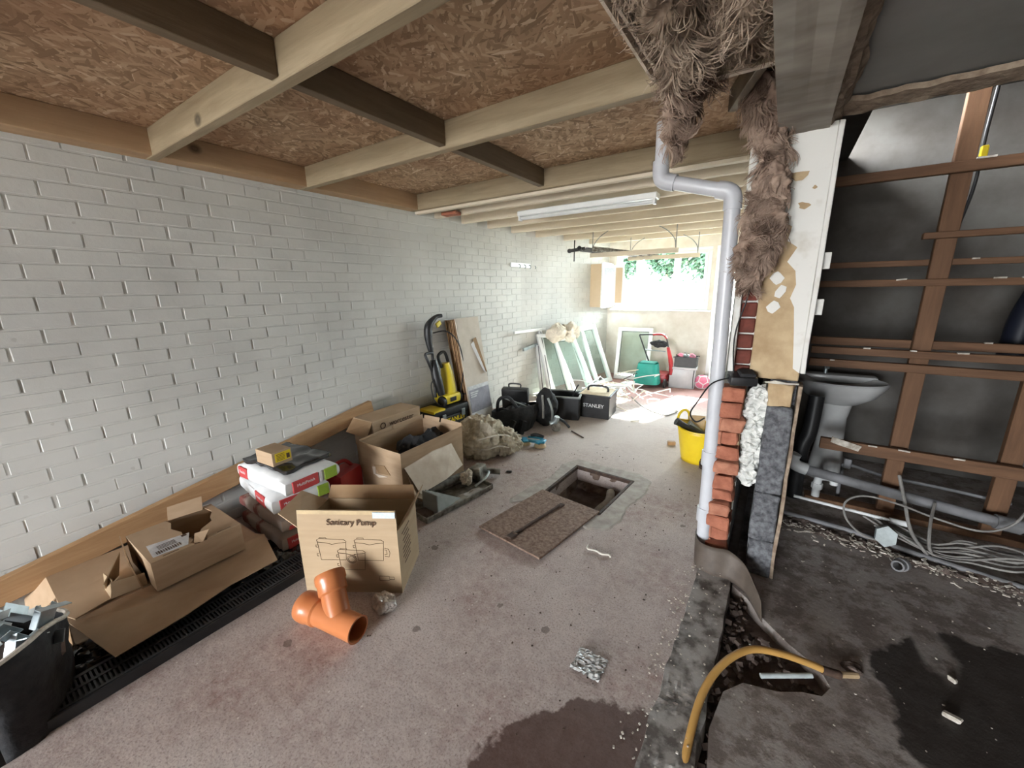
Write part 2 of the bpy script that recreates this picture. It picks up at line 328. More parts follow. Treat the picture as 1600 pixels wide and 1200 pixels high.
def thing(name, label, cat, loc=(0, 0, 0), group=None):
    o = bpy.data.objects.new(name, None); o.empty_display_size = .05; C.objects.link(o); o.location = loc
    o['label'] = label; o['category'] = cat; ROOT[o] = V(loc)
    if group: o['group'] = group
    return o
def part(name, b, mat, parent=None, smooth=False, label=None, kind=None, loc=None, solid=0):
    me = bpy.data.meshes.new(name); org = ROOT.get(parent, V((0, 0, 0))) if parent else V(loc or (0, 0, 0))
    bmesh.ops.recalc_face_normals(b.bm, faces=b.bm.faces[:])
    b.bm.to_mesh(me); b.bm.free(); me.transform(Matrix.Translation(-org)); me.materials.append(mat)
    if smooth:
        me.shade_smooth()
        try: me.set_sharp_from_angle(angle=radians(38 if smooth is True else smooth))
        except Exception: pass
    o = bpy.data.objects.new(name, me); C.objects.link(o)
    if parent: o.parent = parent
    else: o.location = org
    if solid: md = o.modifiers.new('solid', 'SOLIDIFY'); md.thickness = solid
    ROOT[o] = org
    if label: o['label'] = label
    if kind: o['kind'] = kind
    return o
def single(name, b, mat, label, cat, loc=(0, 0, 0), smooth=False, group=None, kind=None, solid=0):
    o = part(name, b, mat, None, smooth, label, kind, loc, solid); o['category'] = cat
    if group: o['group'] = group
    return o
def struct(name, b, mat, parent=None, smooth=False, solid=0):
    return part(name, b, mat, parent, smooth, None, None if parent else 'structure', solid=solid)
def MX(loc, rz=0, rx=0, ry=0):
    return Matrix.Translation(loc) @ Matrix.Rotation(rz, 4, 'Z') @ Matrix.Rotation(ry, 4, 'Y') @ Matrix.Rotation(rx, 4, 'X')
FACE_F = Matrix.Rotation(radians(90), 4, 'X')           # text reading on a face that looks to -y
FACE_R = Matrix.Rotation(radians(90), 4, 'Z') @ FACE_F   # on a face that looks to +x
rnd = random.Random(7)

# ================================================================== STRUCTURE
# ---- left floor with the manhole opening
HO = [(-1.32, 2.36), (-.86, 2.31), (-.81, 2.89), (-1.30, 2.92)]
out = [(-3.3, -5.5), (-.2, -5.5), (-.2, YB + .1), (-3.3, YB + .1)]
b = B()
for i in range(4):
    j = (i + 1) % 4
    b.poly([out[i], out[j], HO[j], HO[i]], -.12, 0)
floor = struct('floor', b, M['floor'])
# ---- right floor, its left edge broken open along the kerb
edge = [(-.04, -5.5), (-.04, .9), (-.02, 1.1), (-.035, 1.25), (-.01, 1.42), (.05, 1.5), (.16, 1.53), (.24, 1.58), (.3, 1.6), (.33, 1.66), (.3, 1.73), (.2, 1.80), (.1, 1.9), (.03, 2.0), (-.04, 2.06), (-.04, 7), (3.3, 7), (3.3, -5.5)]
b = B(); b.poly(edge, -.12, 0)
floor2 = struct('floor', b, M['floor2'])
b = B()
b.grid(lambda u, v: (-.22 + .58 * u, .2 + 1.95 * v, -.075 + .02 * noise.noise(V((u * 6, v * 18, 3))) + .008 * noise.noise(V((u * 20, v * 60, 1))) + min(.045, .05 * max(0, u - .35) * max(0, v - .7) * 10)), 40, 130)
struct('trim_trench', b, M['mud'], smooth=False)
# rubble lying in the trench
b = B()
for i in range(260):
    x = rnd.uniform(-.07, .04) if i % 2 else rnd.uniform(-.05, .3); y = rnd.uniform(.9, 2.02) if i % 2 else 1.9 - x * .9 + rnd.uniform(-.22, .02)
    s = rnd.uniform(.006, .022); b.box((x, y, -.035 + rnd.uniform(-.02, .02)), (s * 1.4, s, s * .7), MX((0, 0, 0), rnd.uniform(0, 3), rnd.uniform(0, 1)), jit=.008, seed=i)
part('rubble', b, M['mud'], None, kind='stuff', label='brown rubble and mud in the broken trench beside the kerb')['category'] = 'rubble'
# kerb
b = B()
def kerb_f(u, v):
    x = -.232 + .17 * u; y = .0 + 2.1 * v; x += (.012 * noise.noise(V((0, y * 9, 2))) if 0 < u < 1 else 0) + (.014 * noise.noise(V((4, y * 7, 2))) if u == 1 else 0) + .022 * v
    z = .012 + .006 * noise.noise(V((x * 12, y * 8, 0))) + .004 * max(0, noise.noise(V((x * 60, y * 50, 5)))) * max(0, noise.noise(V((x * 5, y * 5, 9)))) * 6
    return (x, y, z if 0.02 < u < .98 else -.03)
b.grid(kerb_f, 26, 260)
struct('trim_kerb', b, M['kerb'])
# ---- manhole chamber
mh = thing('manhole', 'open square inspection chamber sunk in the concrete floor with pipework inside', 'manhole', (-1.07, 2.62, 0))
b = B()
for i in range(4):
    a, c = V((*HO[i], 0)), V((*HO[(i + 1) % 4], 0))
    n = V((0, 0, 1)).cross(c - a).normalized()
    def wf(u, v, a=a, c=c, n=n, i=i):
        p = a.lerp(c, u) + V((0, 0, -.015 - .62 * v)); k = .03 * noise.noise(p * 12 + V((i, 0, 0))) + .015 * noise.noise(p * 40)
        return p + n * (k - .01) * min(1, v * 6)
    b.grid(wf, 20, 22)
b.grid(lambda u, v: (-1.36 + .6 * u, 2.28 + .68 * v, -.6 + .03 * noise.noise(V((u * 6, v * 6, 0)))), 10, 10)
part('chamber', b, M['pit'], mh)
b = B(); fr = .022
for i in range(4):
    a, c = V((*HO[i], 0)), V((*HO[(i + 1) % 4], 0)); d = (c - a); L_ = d.length; ang = math.atan2(d.y, d.x)
    b.box((a + c) / 2 + V((0, 0, -.004)), (L_ + .02, fr, .03), Matrix.Rotation(ang, 4, 'Z'), bev=.003)
part('rim_frame', b, M['rustdark'], mh)
b = B(); b.tube([(-.96, 2.82, -.1), (-.93, 2.68, -.11), (-1.0, 2.6, -.2), (-1.02, 2.42, -.36), (-1.02, 2.4, -.6)], .032, 14, steps=5)
part('drain_pipe', b, M['concpatch'], mh, True)
b = B(); b.tube([(-1.12, 2.78, -.28), (-1.12, 2.66, -.36), (-1.13, 2.6, -.6)], .04, 14); part('drain_pipe', b, M['rust'], mh, True)
CV = [(-1.335, 2.375), (-.862, 2.318), (-.965, 1.682), (-1.445, 1.742)]
cov = thing('manhole_cover', 'rusty square manhole cover with a centre lifting bar beside the open chamber', 'cover', (-1.15, 2.03, 0))
b = B(); b.poly([CV[0], CV[3], CV[2], CV[1]], .012, .024); part('cover_plate', b, M['rust'], cov)
b = B()
for i in range(4):
    a, c = V((*CV[i], .012)), V((*CV[(i + 1) % 4], .012)); d = c - a
    q = (a + c) / 2; q = q.lerp(V((-1.15, 2.03, .012)), .05)
    b.box(q, (d.length * .93, .012, .018), Matrix.Rotation(math.atan2(d.y, d.x), 4, 'Z'))
part('flange', b, M['rustdark'], cov)
b = B(); b.tube([(-1.20, 1.78, .034), (-1.115, 2.22, .034)], .009, 8, False)
b.box((-1.207, 1.765, .03), (.07, .05, .014), MX((0, 0, 0), 1.4), bev=.004, jit=.006, sub=2); b.box((-1.113, 2.235, .03), (.05, .04, .014), MX((0, 0, 0), 1.4), bev=.004, jit=.006)
part('lifting_bar', b, M['rustdark'], cov, True)
# concrete collar around it
b = B()
o1 = [(-1.50, 2.14), (-1.44, 2.07), (-1.38, 2.2), (-.86, 2.1), (-.75, 2.14), (-.70, 2.3), (-.72, 2.5), (-.66, 2.75), (-.68, 2.98), (-.8, 3.07), (-1.1, 3.05), (-1.36, 3.08), (-1.43, 2.9), (-1.41, 2.6), (-1.47, 2.35)]
cx, cy = -1.07, 2.62
def hole_r(a):
    d = V((cos(a), sin(a))); best = 9
    for i in range(4):
        p, q = V(HO[i]), V(HO[(i + 1) % 4]); e = q - p; den = d.x * e.y - d.y * e.x
        if abs(den) < 1e-9: continue
        w_ = p - V((cx, cy)); t = (w_.x * e.y - w_.y * e.x) / den; u = (w_.x * d.y - w_.y * d.x) / den
        if t > 0 and -.001 <= u <= 1.001: best = min(best, t)
    return best
def out_r(a):
    d = V((cos(a), sin(a))); best = .5
    for i in range(len(o1)):
        p, q = V(o1[i]), V(o1[(i + 1) % len(o1)]); e = q - p; den = d.x * e.y - d.y * e.x
        if abs(den) < 1e-9: continue
        w_ = p - V((cx, cy)); t = (w_.x * e.y - w_.y * e.x) / den; u = (w_.x * d.y - w_.y * d.x) / den
        if t > 0 and 0 <= u <= 1: best = t
    return best
def collar(u, v):
    a = 2 * pi * u; r0 = hole_r(a) + .002; r1 = max(out_r(a) + .012 * noise.noise(V((cos(a) * 9, sin(a) * 9, 0))), r0 + .02); r = r0 + (r1 - r0) * v
    return (cx + r * cos(a), cy + r * sin(a), -.004 if v == 1 else .006 + .002 * noise.noise(V((r * cos(a) * 20, r * sin(a) * 20, 0))))
b.grid(collar, 144, 8); struct('trim_collar', b, M['concpatch'])

# ---- left wall: base + bricks
WX = -2.93; Y1 = 4.6; XB = -2.53
b = B(); b.box((WX - .102, (Y1 + YF) / 2, 1.25), (.2, Y1 - YF, 2.5))
tl = math.atan2(XB - WX, YB - Y1)
tap = MX((WX, Y1, 0), -tl)
b.box((-.102, 1.3, 1.25), (.2, 2.65, 2.5), None); 
for v in b.bm.verts[-8:]: v.co = tap @ v.co
wl = struct('wall_left', b, M['paint'])
bl, bh, j = .225, .075, .008
variants = []
for k in range(10):
    t = B(); t.box((0, 0, 0), (.012, bl - j, bh - j), bev=.003, jit=.0015, seed=k)
    me = bpy.data.meshes.new('brick'); t.bm.to_mesh(me); t.bm.free(); me.materials.append(M['paint']); variants.append(me)
near = []; rest = B()
for cidx in range(30):
    z = .0375 + cidx * bh; y = YF + .1 + (bl / 2 if cidx % 2 else 0) + rnd.uniform(-.008, .008)
    while y < Y1 + .1:
        off = rnd.uniform(-.0012, .0014); yy = y + rnd.uniform(-.004, .004); zz = z + rnd.uniform(-.0015, .0015)
        if -.15 < y < 2.15 and z < 2.24: near.append((yy, zz, off, rnd.uniform(-.006, .006)))
        else: rest.box((WX - .0045 + off * .5, yy, zz), (.012, bl - j + .002, bh - j + .002), bev=.003)
        y += bl
    y = .1
    while y < 2.3:
        rest.box(tap @ V((-.0055, y + (bl / 2 if cidx % 2 else 0), z)), (.012, bl - j + .003, bh - j + .003), Matrix.Rotation(-tl, 4, 'Z'), bev=.003); y += bl
near.sort(key=lambda q: abs(q[0] - .6)); 
for k, (y, z, off, rx) in enumerate(near):
    if k < 300:
        o = bpy.data.objects.new('brick', variants[k % 10]); C.objects.link(o); o.parent = wl; o.location = (WX - .004 - .0025 * max(0, 1 - z / 1.2) + off, y, z); o.rotation_euler = (rx, 0, pi if k % 3 == 0 else 0)
    else: rest.box((WX - .003 + off, y, z), (.012, bl - j, bh - j), bev=.003)
part('brick_courses', rest, M['paint'], wl, kind='stuff')
# ---- back wall with window and door openings
b = B(); WN = (-2.41, -.935, 1.14, 2.08); DR = (-.88, -.2, 0, 2.08); T = .22
def wb(x0, x1, z0, z1, y0=YB, t=T, bb=None): (bb or b).box(((x0 + x1) / 2, y0 + t / 2, (z0 + z1) / 2), (x1 - x0, t, z1 - z0))
wb(-3.2, WN[0], 0, 2.5); wb(WN[0], WN[1], 0, WN[2]); wb(WN[0], WN[1], WN[3], 2.5); wb(WN[1], DR[0], 0, 2.5); wb(DR[0], -.2, DR[3], 2.5); wb(-.2, 3.4, 0, 2.5)
struct('wall_back', b, M['plaster'])
# window: outer frame, two mullions, two sashes, panes
b = B(); yf = YB + .02; x0, x1, z0, z1 = WN; fw = .055
for (a, c, d, e) in ((x0, x1, z0, z0 + fw), (x0, x1, z1 - fw, z1), (x0, x0 + fw, z0 + fw, z1 - fw), (x1 - fw, x1, z0 + fw, z1 - fw), (-2.02, -1.97, z0 + fw, z1 - fw), (-1.475, -1.425, z0 + fw, z1 - fw)):
    b.box(((a + c) / 2, yf + .03, (d + e) / 2), (c - a, .07, e - d), bev=.006)
win = struct('window_1', b, M['upvc'])
for (a, c) in ((x0 + fw, -2.02), (-1.425, x1 - fw)):
    s = B(); q = .04
    for (e, f, g, h) in ((a, c, z0 + fw, z0 + fw + q), (a, c, z1 - fw - q, z1 - fw), (a, a + q, z0 + fw + q, z1 - fw - q), (c - q, c, z0 + fw + q, z1 - fw - q)):
        s.box(((e + f) / 2, yf - .005, (g + h) / 2), (f - e, .05, h - g), bev=.005)
    so = part('window_sash', s, M['upvc'], win)
    hd = B(); hx = (c - .02) if a < -2 else (a + .02); hd.box((hx, yf - .04, 1.62), (.02, .02, .05), bev=.004); hd.box((hx, yf - .055, 1.58), (.016, .014, .12), bev=.004); part('window_handle', hd, M['upvc'], so)
for (a, c) in ((x0 + fw, -2.02), (-1.97, -1.475), (-1.425, x1 - fw)):
    part('pane', B().box(((a + c) / 2, yf + .035, (z0 + z1) / 2), (c - a, .006, z1 - z0 - 2 * fw)), M['glass'], win)
b = B(); b.box(((x0 + x1) / 2, YB - .03, z0 - .012), (x1 - x0 + .1, .12, .024), bev=.005); struct('trim_sill', b, M['upvc'])
# back door, glazed above a solid panel
b = B(); x0, x1, z0, z1 = DR
for (a, c, d, e) in ((x0, x0 + .06, 0, z1), (x1 - .05, x1, 0, z1), (x0 + .06, x1 - .05, z1 - .06, z1)):
    b.box(((a + c) / 2, YB + .04, (d + e) / 2), (c - a, .09, e - d), bev=.006)
dr = struct('door_1', b, M['upvc'])
b = B(); a0, a1 = x0 + .065, x1 - .055
for (a, c, d, e) in ((a0, a0 + .09, .02, z1 - .07), (a1 - .07, a1, .02, z1 - .07), (a0 + .09, a1 - .07, .02, .82), (a0 + .09, a1 - .07, z1 - .16, z1 - .07)):
    b.box(((a + c) / 2, YB + .04, (d + e) / 2), (c - a, .05, e - d), bev=.005)
leaf = part('door_leaf', b, M['upvc'], dr)
part('pane', B().box(((a0 + a1) / 2, YB + .04, 1.35), (a1 - a0 - .17, .006, 1.12)), M['glass'], dr)
b = B(); b.box((a0 + .04, YB - .005, 1.02), (.03, .03, .16), bev=.006); b.box((a0 + .075, YB - .035, 1.05), (.11, .018, .02), bev=.004); part('door_handle', b, M['steel'], leaf)
b = B(); b.box((a0 - .03, YB - .02, 1.35), (.03, .03, .06), bev=.004); part('hinge', b, M['steel'], dr)

# ---- middle cavity wall
b = B(); Yc = 2.29
b.box((-.145, (Yc + 7) / 2, 1.25), (.11, 7 - Yc, 2.5)); struct('wall_middle_outer', b, M['wplaster'])
b = B(); b.box((.055, (Yc + 7) / 2, 1.25), (.11, 7 - Yc, 2.5)); wm = struct('wall_middle_inner', b, M['block'])
# broken brick end, lower half
wo = bpy.data.objects['wall_middle_outer']
for k in range(13):
    z = .0375 + .0775 * k; off = rnd.uniform(-.02, .02)
    t = B(); wdt = .10; t.box((-.145 + rnd.uniform(-.004, .004), Yc - .05 + off, z), (wdt + rnd.uniform(-.01, .008), .13, .066), MX((0, 0, 0), rnd.uniform(-.12, .12), rnd.uniform(-.05, .05)), bev=.006, sub=3, jit=.014, seed=k + 3)
    part('brick', t, M['brick2'] if k % 3 == 1 else M['brick'], wo)
    t = B(); t.box((-.185, Yc - .05, z), (.028, .11, .068), MX((0, 0, 0), rnd.uniform(-.05, .05)), bev=.004, jit=.006, sub=2, seed=k)
    part('brick', t, M['brick2'], wo)
for k in range(14):
    z = 1.075 + .0775 * k; t = B(); t.box((-.128, Yc - .005, z), (.068, .05, .068), bev=.005, jit=.003, sub=1, seed=k); part('brick', t, M['brickd'], wo)
b = B(); b.box((-.145, Yc - .015, .5), (.095, .03, 1.0)); part('mortar', b, M['tan'], wo)
b = B(); b.box((-.176, Yc - .03, 1.59), (.028, .06, 1.1), bev=.003); part('painted_edge', b, M['wplaster'], wo)
# foam in the cavity
b = B()
for k in range(14): b.blob((-.045 + rnd.uniform(-.008, .008), Yc - .02, .52 + k * .035), (.045, .04, .035), 3, .03, 22, k, ridged=True)
part('cavity_insulation', b, M['foam'], wo)
# block end, lower
for (z0, z1) in ((0, .2), (.205, .47), (.475, .93)):
    t = B(); t.box((.055 + (.006 if z0 < .1 else 0), Yc - .03, (z0 + z1) / 2), (.112, .09, z1 - z0), bev=.006, sub=6, jit=.008, seed=z1 * 9); part('block', t, M['block'], wm)
b = B(); b.box((.047, Yc - .03, .985), (.1, .07, .11), bev=.004, sub=4, jit=.012); part('bare_plaster', b, M['tan'], wm)
b = B(); b.box((.122, Yc - .02, .52), (.016, .1, 1.04), bev=.002, sub=8, jit=.008); part('plaster_skin', b, M['torn'], wm)
# upper plastered face (white over tan)
b = B(); b.box((.008, Yc - .03, 1.6), (.2, .06, 1.08), bev=.004); part('bare_plaster', b, M['tan'], wm)
def patch(pts, y, t=.006):
    q = B(); k = len(pts); q._add([(x, y, z) for x, z in pts] + [(x, y - t, z) for x, z in pts], [list(range(k))[::-1], list(range(k, 2 * k))] + [[i, (i + 1) % k, k + (i + 1) % k, k + i] for i in range(k)]); return q
up_ = [(.107, 2.14), (-.088, 2.14), (-.085, 1.9), (-.04, 1.85), (-.05, 1.78), (.0, 1.75), (-.01, 1.69), (.03, 1.66), (.0, 1.6), (.035, 1.56), (.045, 1.5), (.03, 1.44), (.05, 1.4), (.062, 1.3), (.07, 1.22), (.08, 1.12), (.107, 1.1)]
part('white_plaster', patch(up_, Yc - .06), M['wplaster'], wm)
for k, (x, z, s) in enumerate(((.0, 1.95, .03), (.03, 1.83, .02), (-.03, 2.02, .012), (.06, 1.9, .008))):
    part('bare_patch', patch([(x + s * (1 + .4 * sin(3 * a + k)) * cos(a), z + s * .8 * (1 + .3 * cos(2 * a + k)) * sin(a)) for a in [i * pi / 5 for i in range(10)]], Yc - .0665, .002), M['tan'], wm)
for k, (x, z) in enumerate(((-.01, 1.47), (-.03, 1.40), (-.03, 1.53))):
    part('plaster_flake', patch([(x + .02 * cos(a) * (1 + .5 * sin(a * 2 + k)), z + .03 * sin(a)) for a in [i * pi / 4 for i in range(8)]], Yc - .061, .005), M['wplaster'], wm)
b = B(); b.box((.118, Yc - .045, 1.62), (.02, .04, 1.04), bev=.003, sub=6, jit=.004); part('plaster_skin', b, M['wplaster'], wm)
for z in (1.40, 1.6): part('board_nib', B().box((.14, Yc - .01, z), (.035, .02, .07), bev=.002), M['wplaster'], wm)

# ---- lintel soffit, running from the pillar towards the camera
b = B(); b.grid(lambda u, v: (-.095 + .175 * u + .006 * noise.noise(V((v * 5, 0, 0))), YF + (Yc - YF) * v, 2.14 + .006 * noise.noise(V((u * 3, v * 16, 0)))), 8, 80)
struct('trim_soffit', b, M['soffit'], solid=.02)
b = B(); b.box((0, (YF + Yc) / 2, 2.34), (.18, Yc - YF, .36)); struct('trim_lintel', b, M['soffit'])
b = B()
b.grid(lambda u, v: (.075 + .045 * u + .022 * noise.noise(V((u * 3, v * 26, 1))) + .012 * noise.noise(V((u * 3, v * 80, 1))), YF + (Yc - YF) * v, 2.135 + .05 * u + .014 * noise.noise(V((u * 5, v * 60, 7)))), 6, 220)
struct('trim_torn_edge', b, M['torn'], solid=.008)
# ---- right room ceiling and walls
b = B(); b.box((1.7, (YF + 2.24) / 2, 2.215), (3.2, 2.24 - YF, .03)); rc = struct('ceiling', b, M['rceil'])
b = B(); b.grid(lambda u, v: (.1 + 3.2 * u, 2.15 + .1 * v + (.03 * noise.noise(V((u * 30, 0, 0))) if v > .5 else .01 * noise.noise(V((u * 9, 3, 0)))), 2.192 - .012 * v + .008 * noise.noise(V((u * 60, v * 4, 0)))), 160, 4)
struct('trim_ceiling_edge', b, M['torn'], solid=.02)
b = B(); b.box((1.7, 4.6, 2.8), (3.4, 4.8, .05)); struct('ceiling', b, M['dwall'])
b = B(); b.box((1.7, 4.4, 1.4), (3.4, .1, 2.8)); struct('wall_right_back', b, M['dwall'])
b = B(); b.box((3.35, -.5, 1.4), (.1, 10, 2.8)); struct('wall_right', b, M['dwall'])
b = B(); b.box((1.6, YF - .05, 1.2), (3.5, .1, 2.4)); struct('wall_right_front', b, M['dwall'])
b = B(); b.box((1.7, 2.27, 2.5), (3.3, .04, .56)); struct('trim_upstand', b, M['dwall'])

# ---- roof over the near bay: OSB boards, joists, noggins, wall plate
b = B(); b.box((-1.5, (YF + 2.8) / 2, 2.40), (3.2, 2.8 - YF, .1)); ce = struct('ceiling', b, M['joist_y'])
hole = (-.47, .2, 1.66)
for (a, c, d, e) in ((-2.93, -1.56, YF, .9), (-2.93, -1.56, .903, 2.75), (-1.557, -.47, YF, .55), (-1.557, -.47, .553, 1.70), (-1.557, -.10, 1.703, 2.75)):
    part('osb_board', B().box(((a + c) / 2, (d + e) / 2, 2.340), (c - a, e - d, .018)), M['osb'], ce)
for y in (-5.2, -4.35, -3.5, -2.6, -1.72, -.85, .02, .88, 1.705, 2.725):
    x1 = -.10 if y > 1.5 else -.47
    part('joist', B().box(((WX + .02 + x1) / 2, y, 2.265), (x1 - WX - .02, .047, .13), bev=.003), M['joist_x'], ce)
for (a, c) in ((-1.68, -.87), (-.80, .0), (.04, .855), (.905, 1.68), (1.73, 2.70)):
    part('noggin', B().box((-1.538, (a + c) / 2, 2.272), (.045, c - a, .115), bev=.002), M['joist_y'], ce)
part('wall_plate', B().box((-2.868, (YF + 2.75) / 2, 2.268), (.124, 2.75 - YF, .128), bev=.004), M['ledger'], ce)
part('edge_strip', B().box((-.462, (YF + 1.62) / 2, 2.215), (.009, 1.62 - YF, .04)), M['card_white'], ce)
part('edge_strip', B().box((-.442, (YF + 1.58) / 2, 2.225), (.009, 1.58 - YF, .045)), M['card_white'], ce)
part('edge_strip', B().box((-.25, 1.71, 2.20), (.32, .02, .012)), M['card_white'], ce)
part('cross_piece', B().box((-.2, 1.95, 2.28), (.035, .45, .09), MX((0, 0, 0), .35), bev=.003), M['joist_y'], ce)
part('packer', B().box((-2.62, 2.93, 2.18), (.16, .09, .03), MX((0, 0, 0), .1), bev=.003), M['brick'], ce)
# far bay: white deck and cream joists
b = B(); b.box((-1.5, (2.8 + YB + .2) / 2, 2.375), (3.2, YB + .2 - 2.8, .05)); ce2 = struct('ceiling', b, M['cream'])
for i, y in enumerate((3.02, 3.42, 3.87, 4.36, 4.92, 5.54, 6.2)):
    part('joist', B().box((-1.53, y, 2.262), (2.74, .05, .17), bev=.004), M['cream_joist'], ce2)
part('ledger', B().box((-1.5, 2.775, 2.195), (2.8, .05, .03), bev=.003), M['cream_joist'], ce2)
for (x, y, d) in ((-1.02, 5.2, .5), (-.62, 5.2, .5), (-.9, 6.0, .5)):
    part('noggin', B().box((x, y, 2.27), (.04, d, .05), bev=.002), M['upvc'], ce2)
b = B(); b.box((-1.5, (YF + YB + .2) / 2, 2.46), (3.6, YB + .2 - YF, .02)); struct('ceiling_roof', b, M['dwall'])
b = B(); b.box((-1.5, YF - .02, 2.27), (3.2, .06, .5)).box((0, YF - .02, 1.0), (.4, .06, 2.1)).box((-2.75, YF - .02, 1.0), (.6, .06, 2.1)); struct('wall_front', b, M['plaster'])  # unseen front wall, its opening shaped to balance near and far light
b = B(); b.box((0, (YF + YB) / 2, -.26), (6.9, YB - YF + .4, .1)); struct('floor_leak_block', b, M['mud'])  # slab added under the floors to stop sky light leaking up through gaps

# ---- outside
b = B(); b.box((0, 20, -.2), (60, 26.3, .1)); b.box((0, -15.6, -.2), (60, 20.4, .1)); struct('floor_outside', b, M['gout'])
b = B(); b.box((-2, 12.1, .75), (16, .08, 1.5)); fo = struct('wall_garden', b, M['fence'])
for i in range(40): part('fence_board', B().box((-9.8 + i * .4, 12.04, .8), (.34, .03, 1.65), bev=.004), M['fence'], fo)
for k, (x, r, n_) in enumerate(((-4.6, .75, 'broad green garden bush behind the pale fence, seen through the left pane'), (-3.1, .7, 'rounded green bush behind the pale fence, seen through the middle pane'), (-1.9, .6, 'upright bright green bush behind the pale fence, seen through the right pane'))):
    t = thing('garden_bush', n_, 'bush', (x, 13.3, -.15)); f = B(); q = random.Random(k)
    for i in range(1500):
        a = V((q.gauss(0, .42) * r, q.gauss(0, .3) * r, 2.3 + q.gauss(0, .22) * (1 if k < 2 else 1.6))) + V((x, 13.3, 0)); s = q.uniform(.05, .1)
        d = V((q.uniform(-1, 1), q.uniform(-1, 1), q.uniform(-1, 1))).normalized(); e = d.orthogonal() * s; g = d.cross(e)
        f._add([a - e, a + g * .5, a + e, a - g * .5], [[0, 1, 2, 3]])
    part('foliage', f, M['leaf'], t, kind='stuff'); part('trunk', B().tube([(x, 13.3, -.15), (x + .05, 13.3, 1.0), (x, 13.3, 2.3)], [.07, .05, .03], 8), M['joist_y'], t)

# ================================================================== MINERAL WOOL
def wool(name, label, blobs, strands, seed, mat):
    q = random.Random(seed); c0 = V(blobs[0][0]); t = thing(name, label, 'insulation', c0)
    for i, (c, r) in enumerate(blobs): part('wool_core', B().blob(c, [x * .92 for x in r], 5, .05, 8, seed + i * 3 + 1, ridged=True), mat, t, smooth=80)
    f = B()
    for i in range(strands):
        c, r = blobs[q.randrange(len(blobs))]; d = V((q.gauss(0, 1), q.gauss(0, 1), q.gauss(0, 1))).normalized()
        p = V(c) + V((d.x * r[0], d.y * r[1], d.z * r[2])) * q.uniform(.78, 1.12); pts = []
        fl = noise.noise_vector(p * 5 + V((seed, 0, 0))); fl = (fl - d * fl.dot(d)) + V((0, 0, -.35)); 
        if fl.length < .01: fl = V((0, 0, -1))
        fl.normalize(); ln = q.uniform(.04, .10)
        for s in range(6):
            pts.append(p.copy()); fl = (fl + noise.noise_vector(p * 18 + V((0, seed, 0))) * .8 - d * .14 * (s - 1)).normalized(); p = p + fl * ln / 5
        rr = q.uniform(.0007, .0021); f.tube(pts, [rr * .3, rr, rr * 1.1, rr, rr * .7, rr * .2], 3, smooth=False, caps=False)
    part('wool_fibres', f, mat, t, kind='stuff'); return t
wool('mineral_wool', 'large grey-brown mat of mineral wool bulging from the torn ceiling opening', [((-.36, .9, 2.32), (.13, .30, .13)), ((-.36, 1.30, 2.31), (.115, .26, .12)), ((-.22, 1.05, 2.36), (.12, .35, .12)), ((-.34, 1.5, 2.25), (.09, .12, .1))], 9500, 3, M['wool1'])
wool('mineral_wool', 'paler mineral wool roll lying over the board edge beside the lintel', [((-.17, 1.45, 2.29), (.10, .22, .09)), ((-.21, .78, 2.33), (.10, .2, .11)), ((-.15, 1.64, 2.27), (.08, .06, .06))], 5500, 11, M['wool1'])
wool('mineral_wool', 'reddish tuft of mineral wool dangling down beside the top of the white pipe', [((-.37, 1.62, 2.22), (.06, .06, .09)), ((-.40, 1.78, 2.17), (.045, .05, .11)), ((-.44, 1.9, 2.14), (.035, .04, .10)), ((-.34, 1.72, 2.22), (.06, .06, .05))], 4200, 19, M['wool2'])
wool('mineral_wool', 'dark brown mineral wool wad tucked under the lintel above the pillar', [((-.15, 2.1, 2.24), (.075, .09, .09)), ((-.13, 2.16, 2.16), (.06, .07, .06))], 2500, 23, M['wool2'])
wool('mineral_wool', 'long brown hank of mineral wool hanging down the face of the pillar', [((-.10, 2.17, 2.05), (.045, .05, .12)), ((-.095, 2.16, 1.9), (.055, .055, .12)), ((-.105, 2.16, 1.77), (.075, .065, .11)), ((-.12, 2.165, 1.66), (.07, .06, .1)), ((-.13, 2.18, 1.57), (.05, .05, .07))], 10000, 31, M['wool2'])

# ================================================================== DOWNPIPE & PILLAR CLUTTER
t = thing('soil_pipe', 'tall white plastic waste pipe with an offset bend standing against the brick pillar', 'pipe', (-.21, 2.2, 0))
part('upper_pipe', B().tube([(-.575, 2.2, 2.27), (-.572, 2.2, 2.05)], .032, 20, False), M['pipe_white'], t, True)
part('offset_pipe', B().tube([(-.545, 2.2, 2.005), (-.275, 2.2, 1.925)], .032, 20, False), M['pipe_white'], t, True)
part('lower_pipe', B().tube([(-.24, 2.2, 1.86), (-.208, 2.2, .0)], .034, 20, False), M['pipe_white'], t, True)
part('elbow', B().tube([(-.574, 2.2, 2.10), (-.572, 2.2, 2.04), (-.555, 2.2, 2.01), (-.50, 2.2, 1.992)], .039, 20), M['pipe_white'], t, True)
part('elbow', B().tube([(-.31, 2.2, 1.935), (-.265, 2.2, 1.922), (-.243, 2.2, 1.895), (-.24, 2.2, 1.84)], .039, 20), M['pipe_white'], t, True)
for z in (.29, .62): part('pipe_collar', B().tube([(-.212 - z * .016, 2.2, z - .05), (-.212 - z * .016, 2.2, z + .03)], .0385, 20, False), M['pipe_white'], t, True)
part('pipe_bracket', B().box((-.195, 2.22, 1.8), (.06, .03, .022), bev=.004), M['white'], t)
t = thing('rubber_flashing', 'curved dark rubber damp course strip wrapped round the foot of the brick pillar', 'damp course', (-.1, 2.05, 0))
pth = [(-.245, 2.3), (-.252, 2.2), (-.22, 2.12), (-.15, 2.10), (-.07, 2.12), (.0, 2.09), (.05, 2.0), (.085, 1.93)]
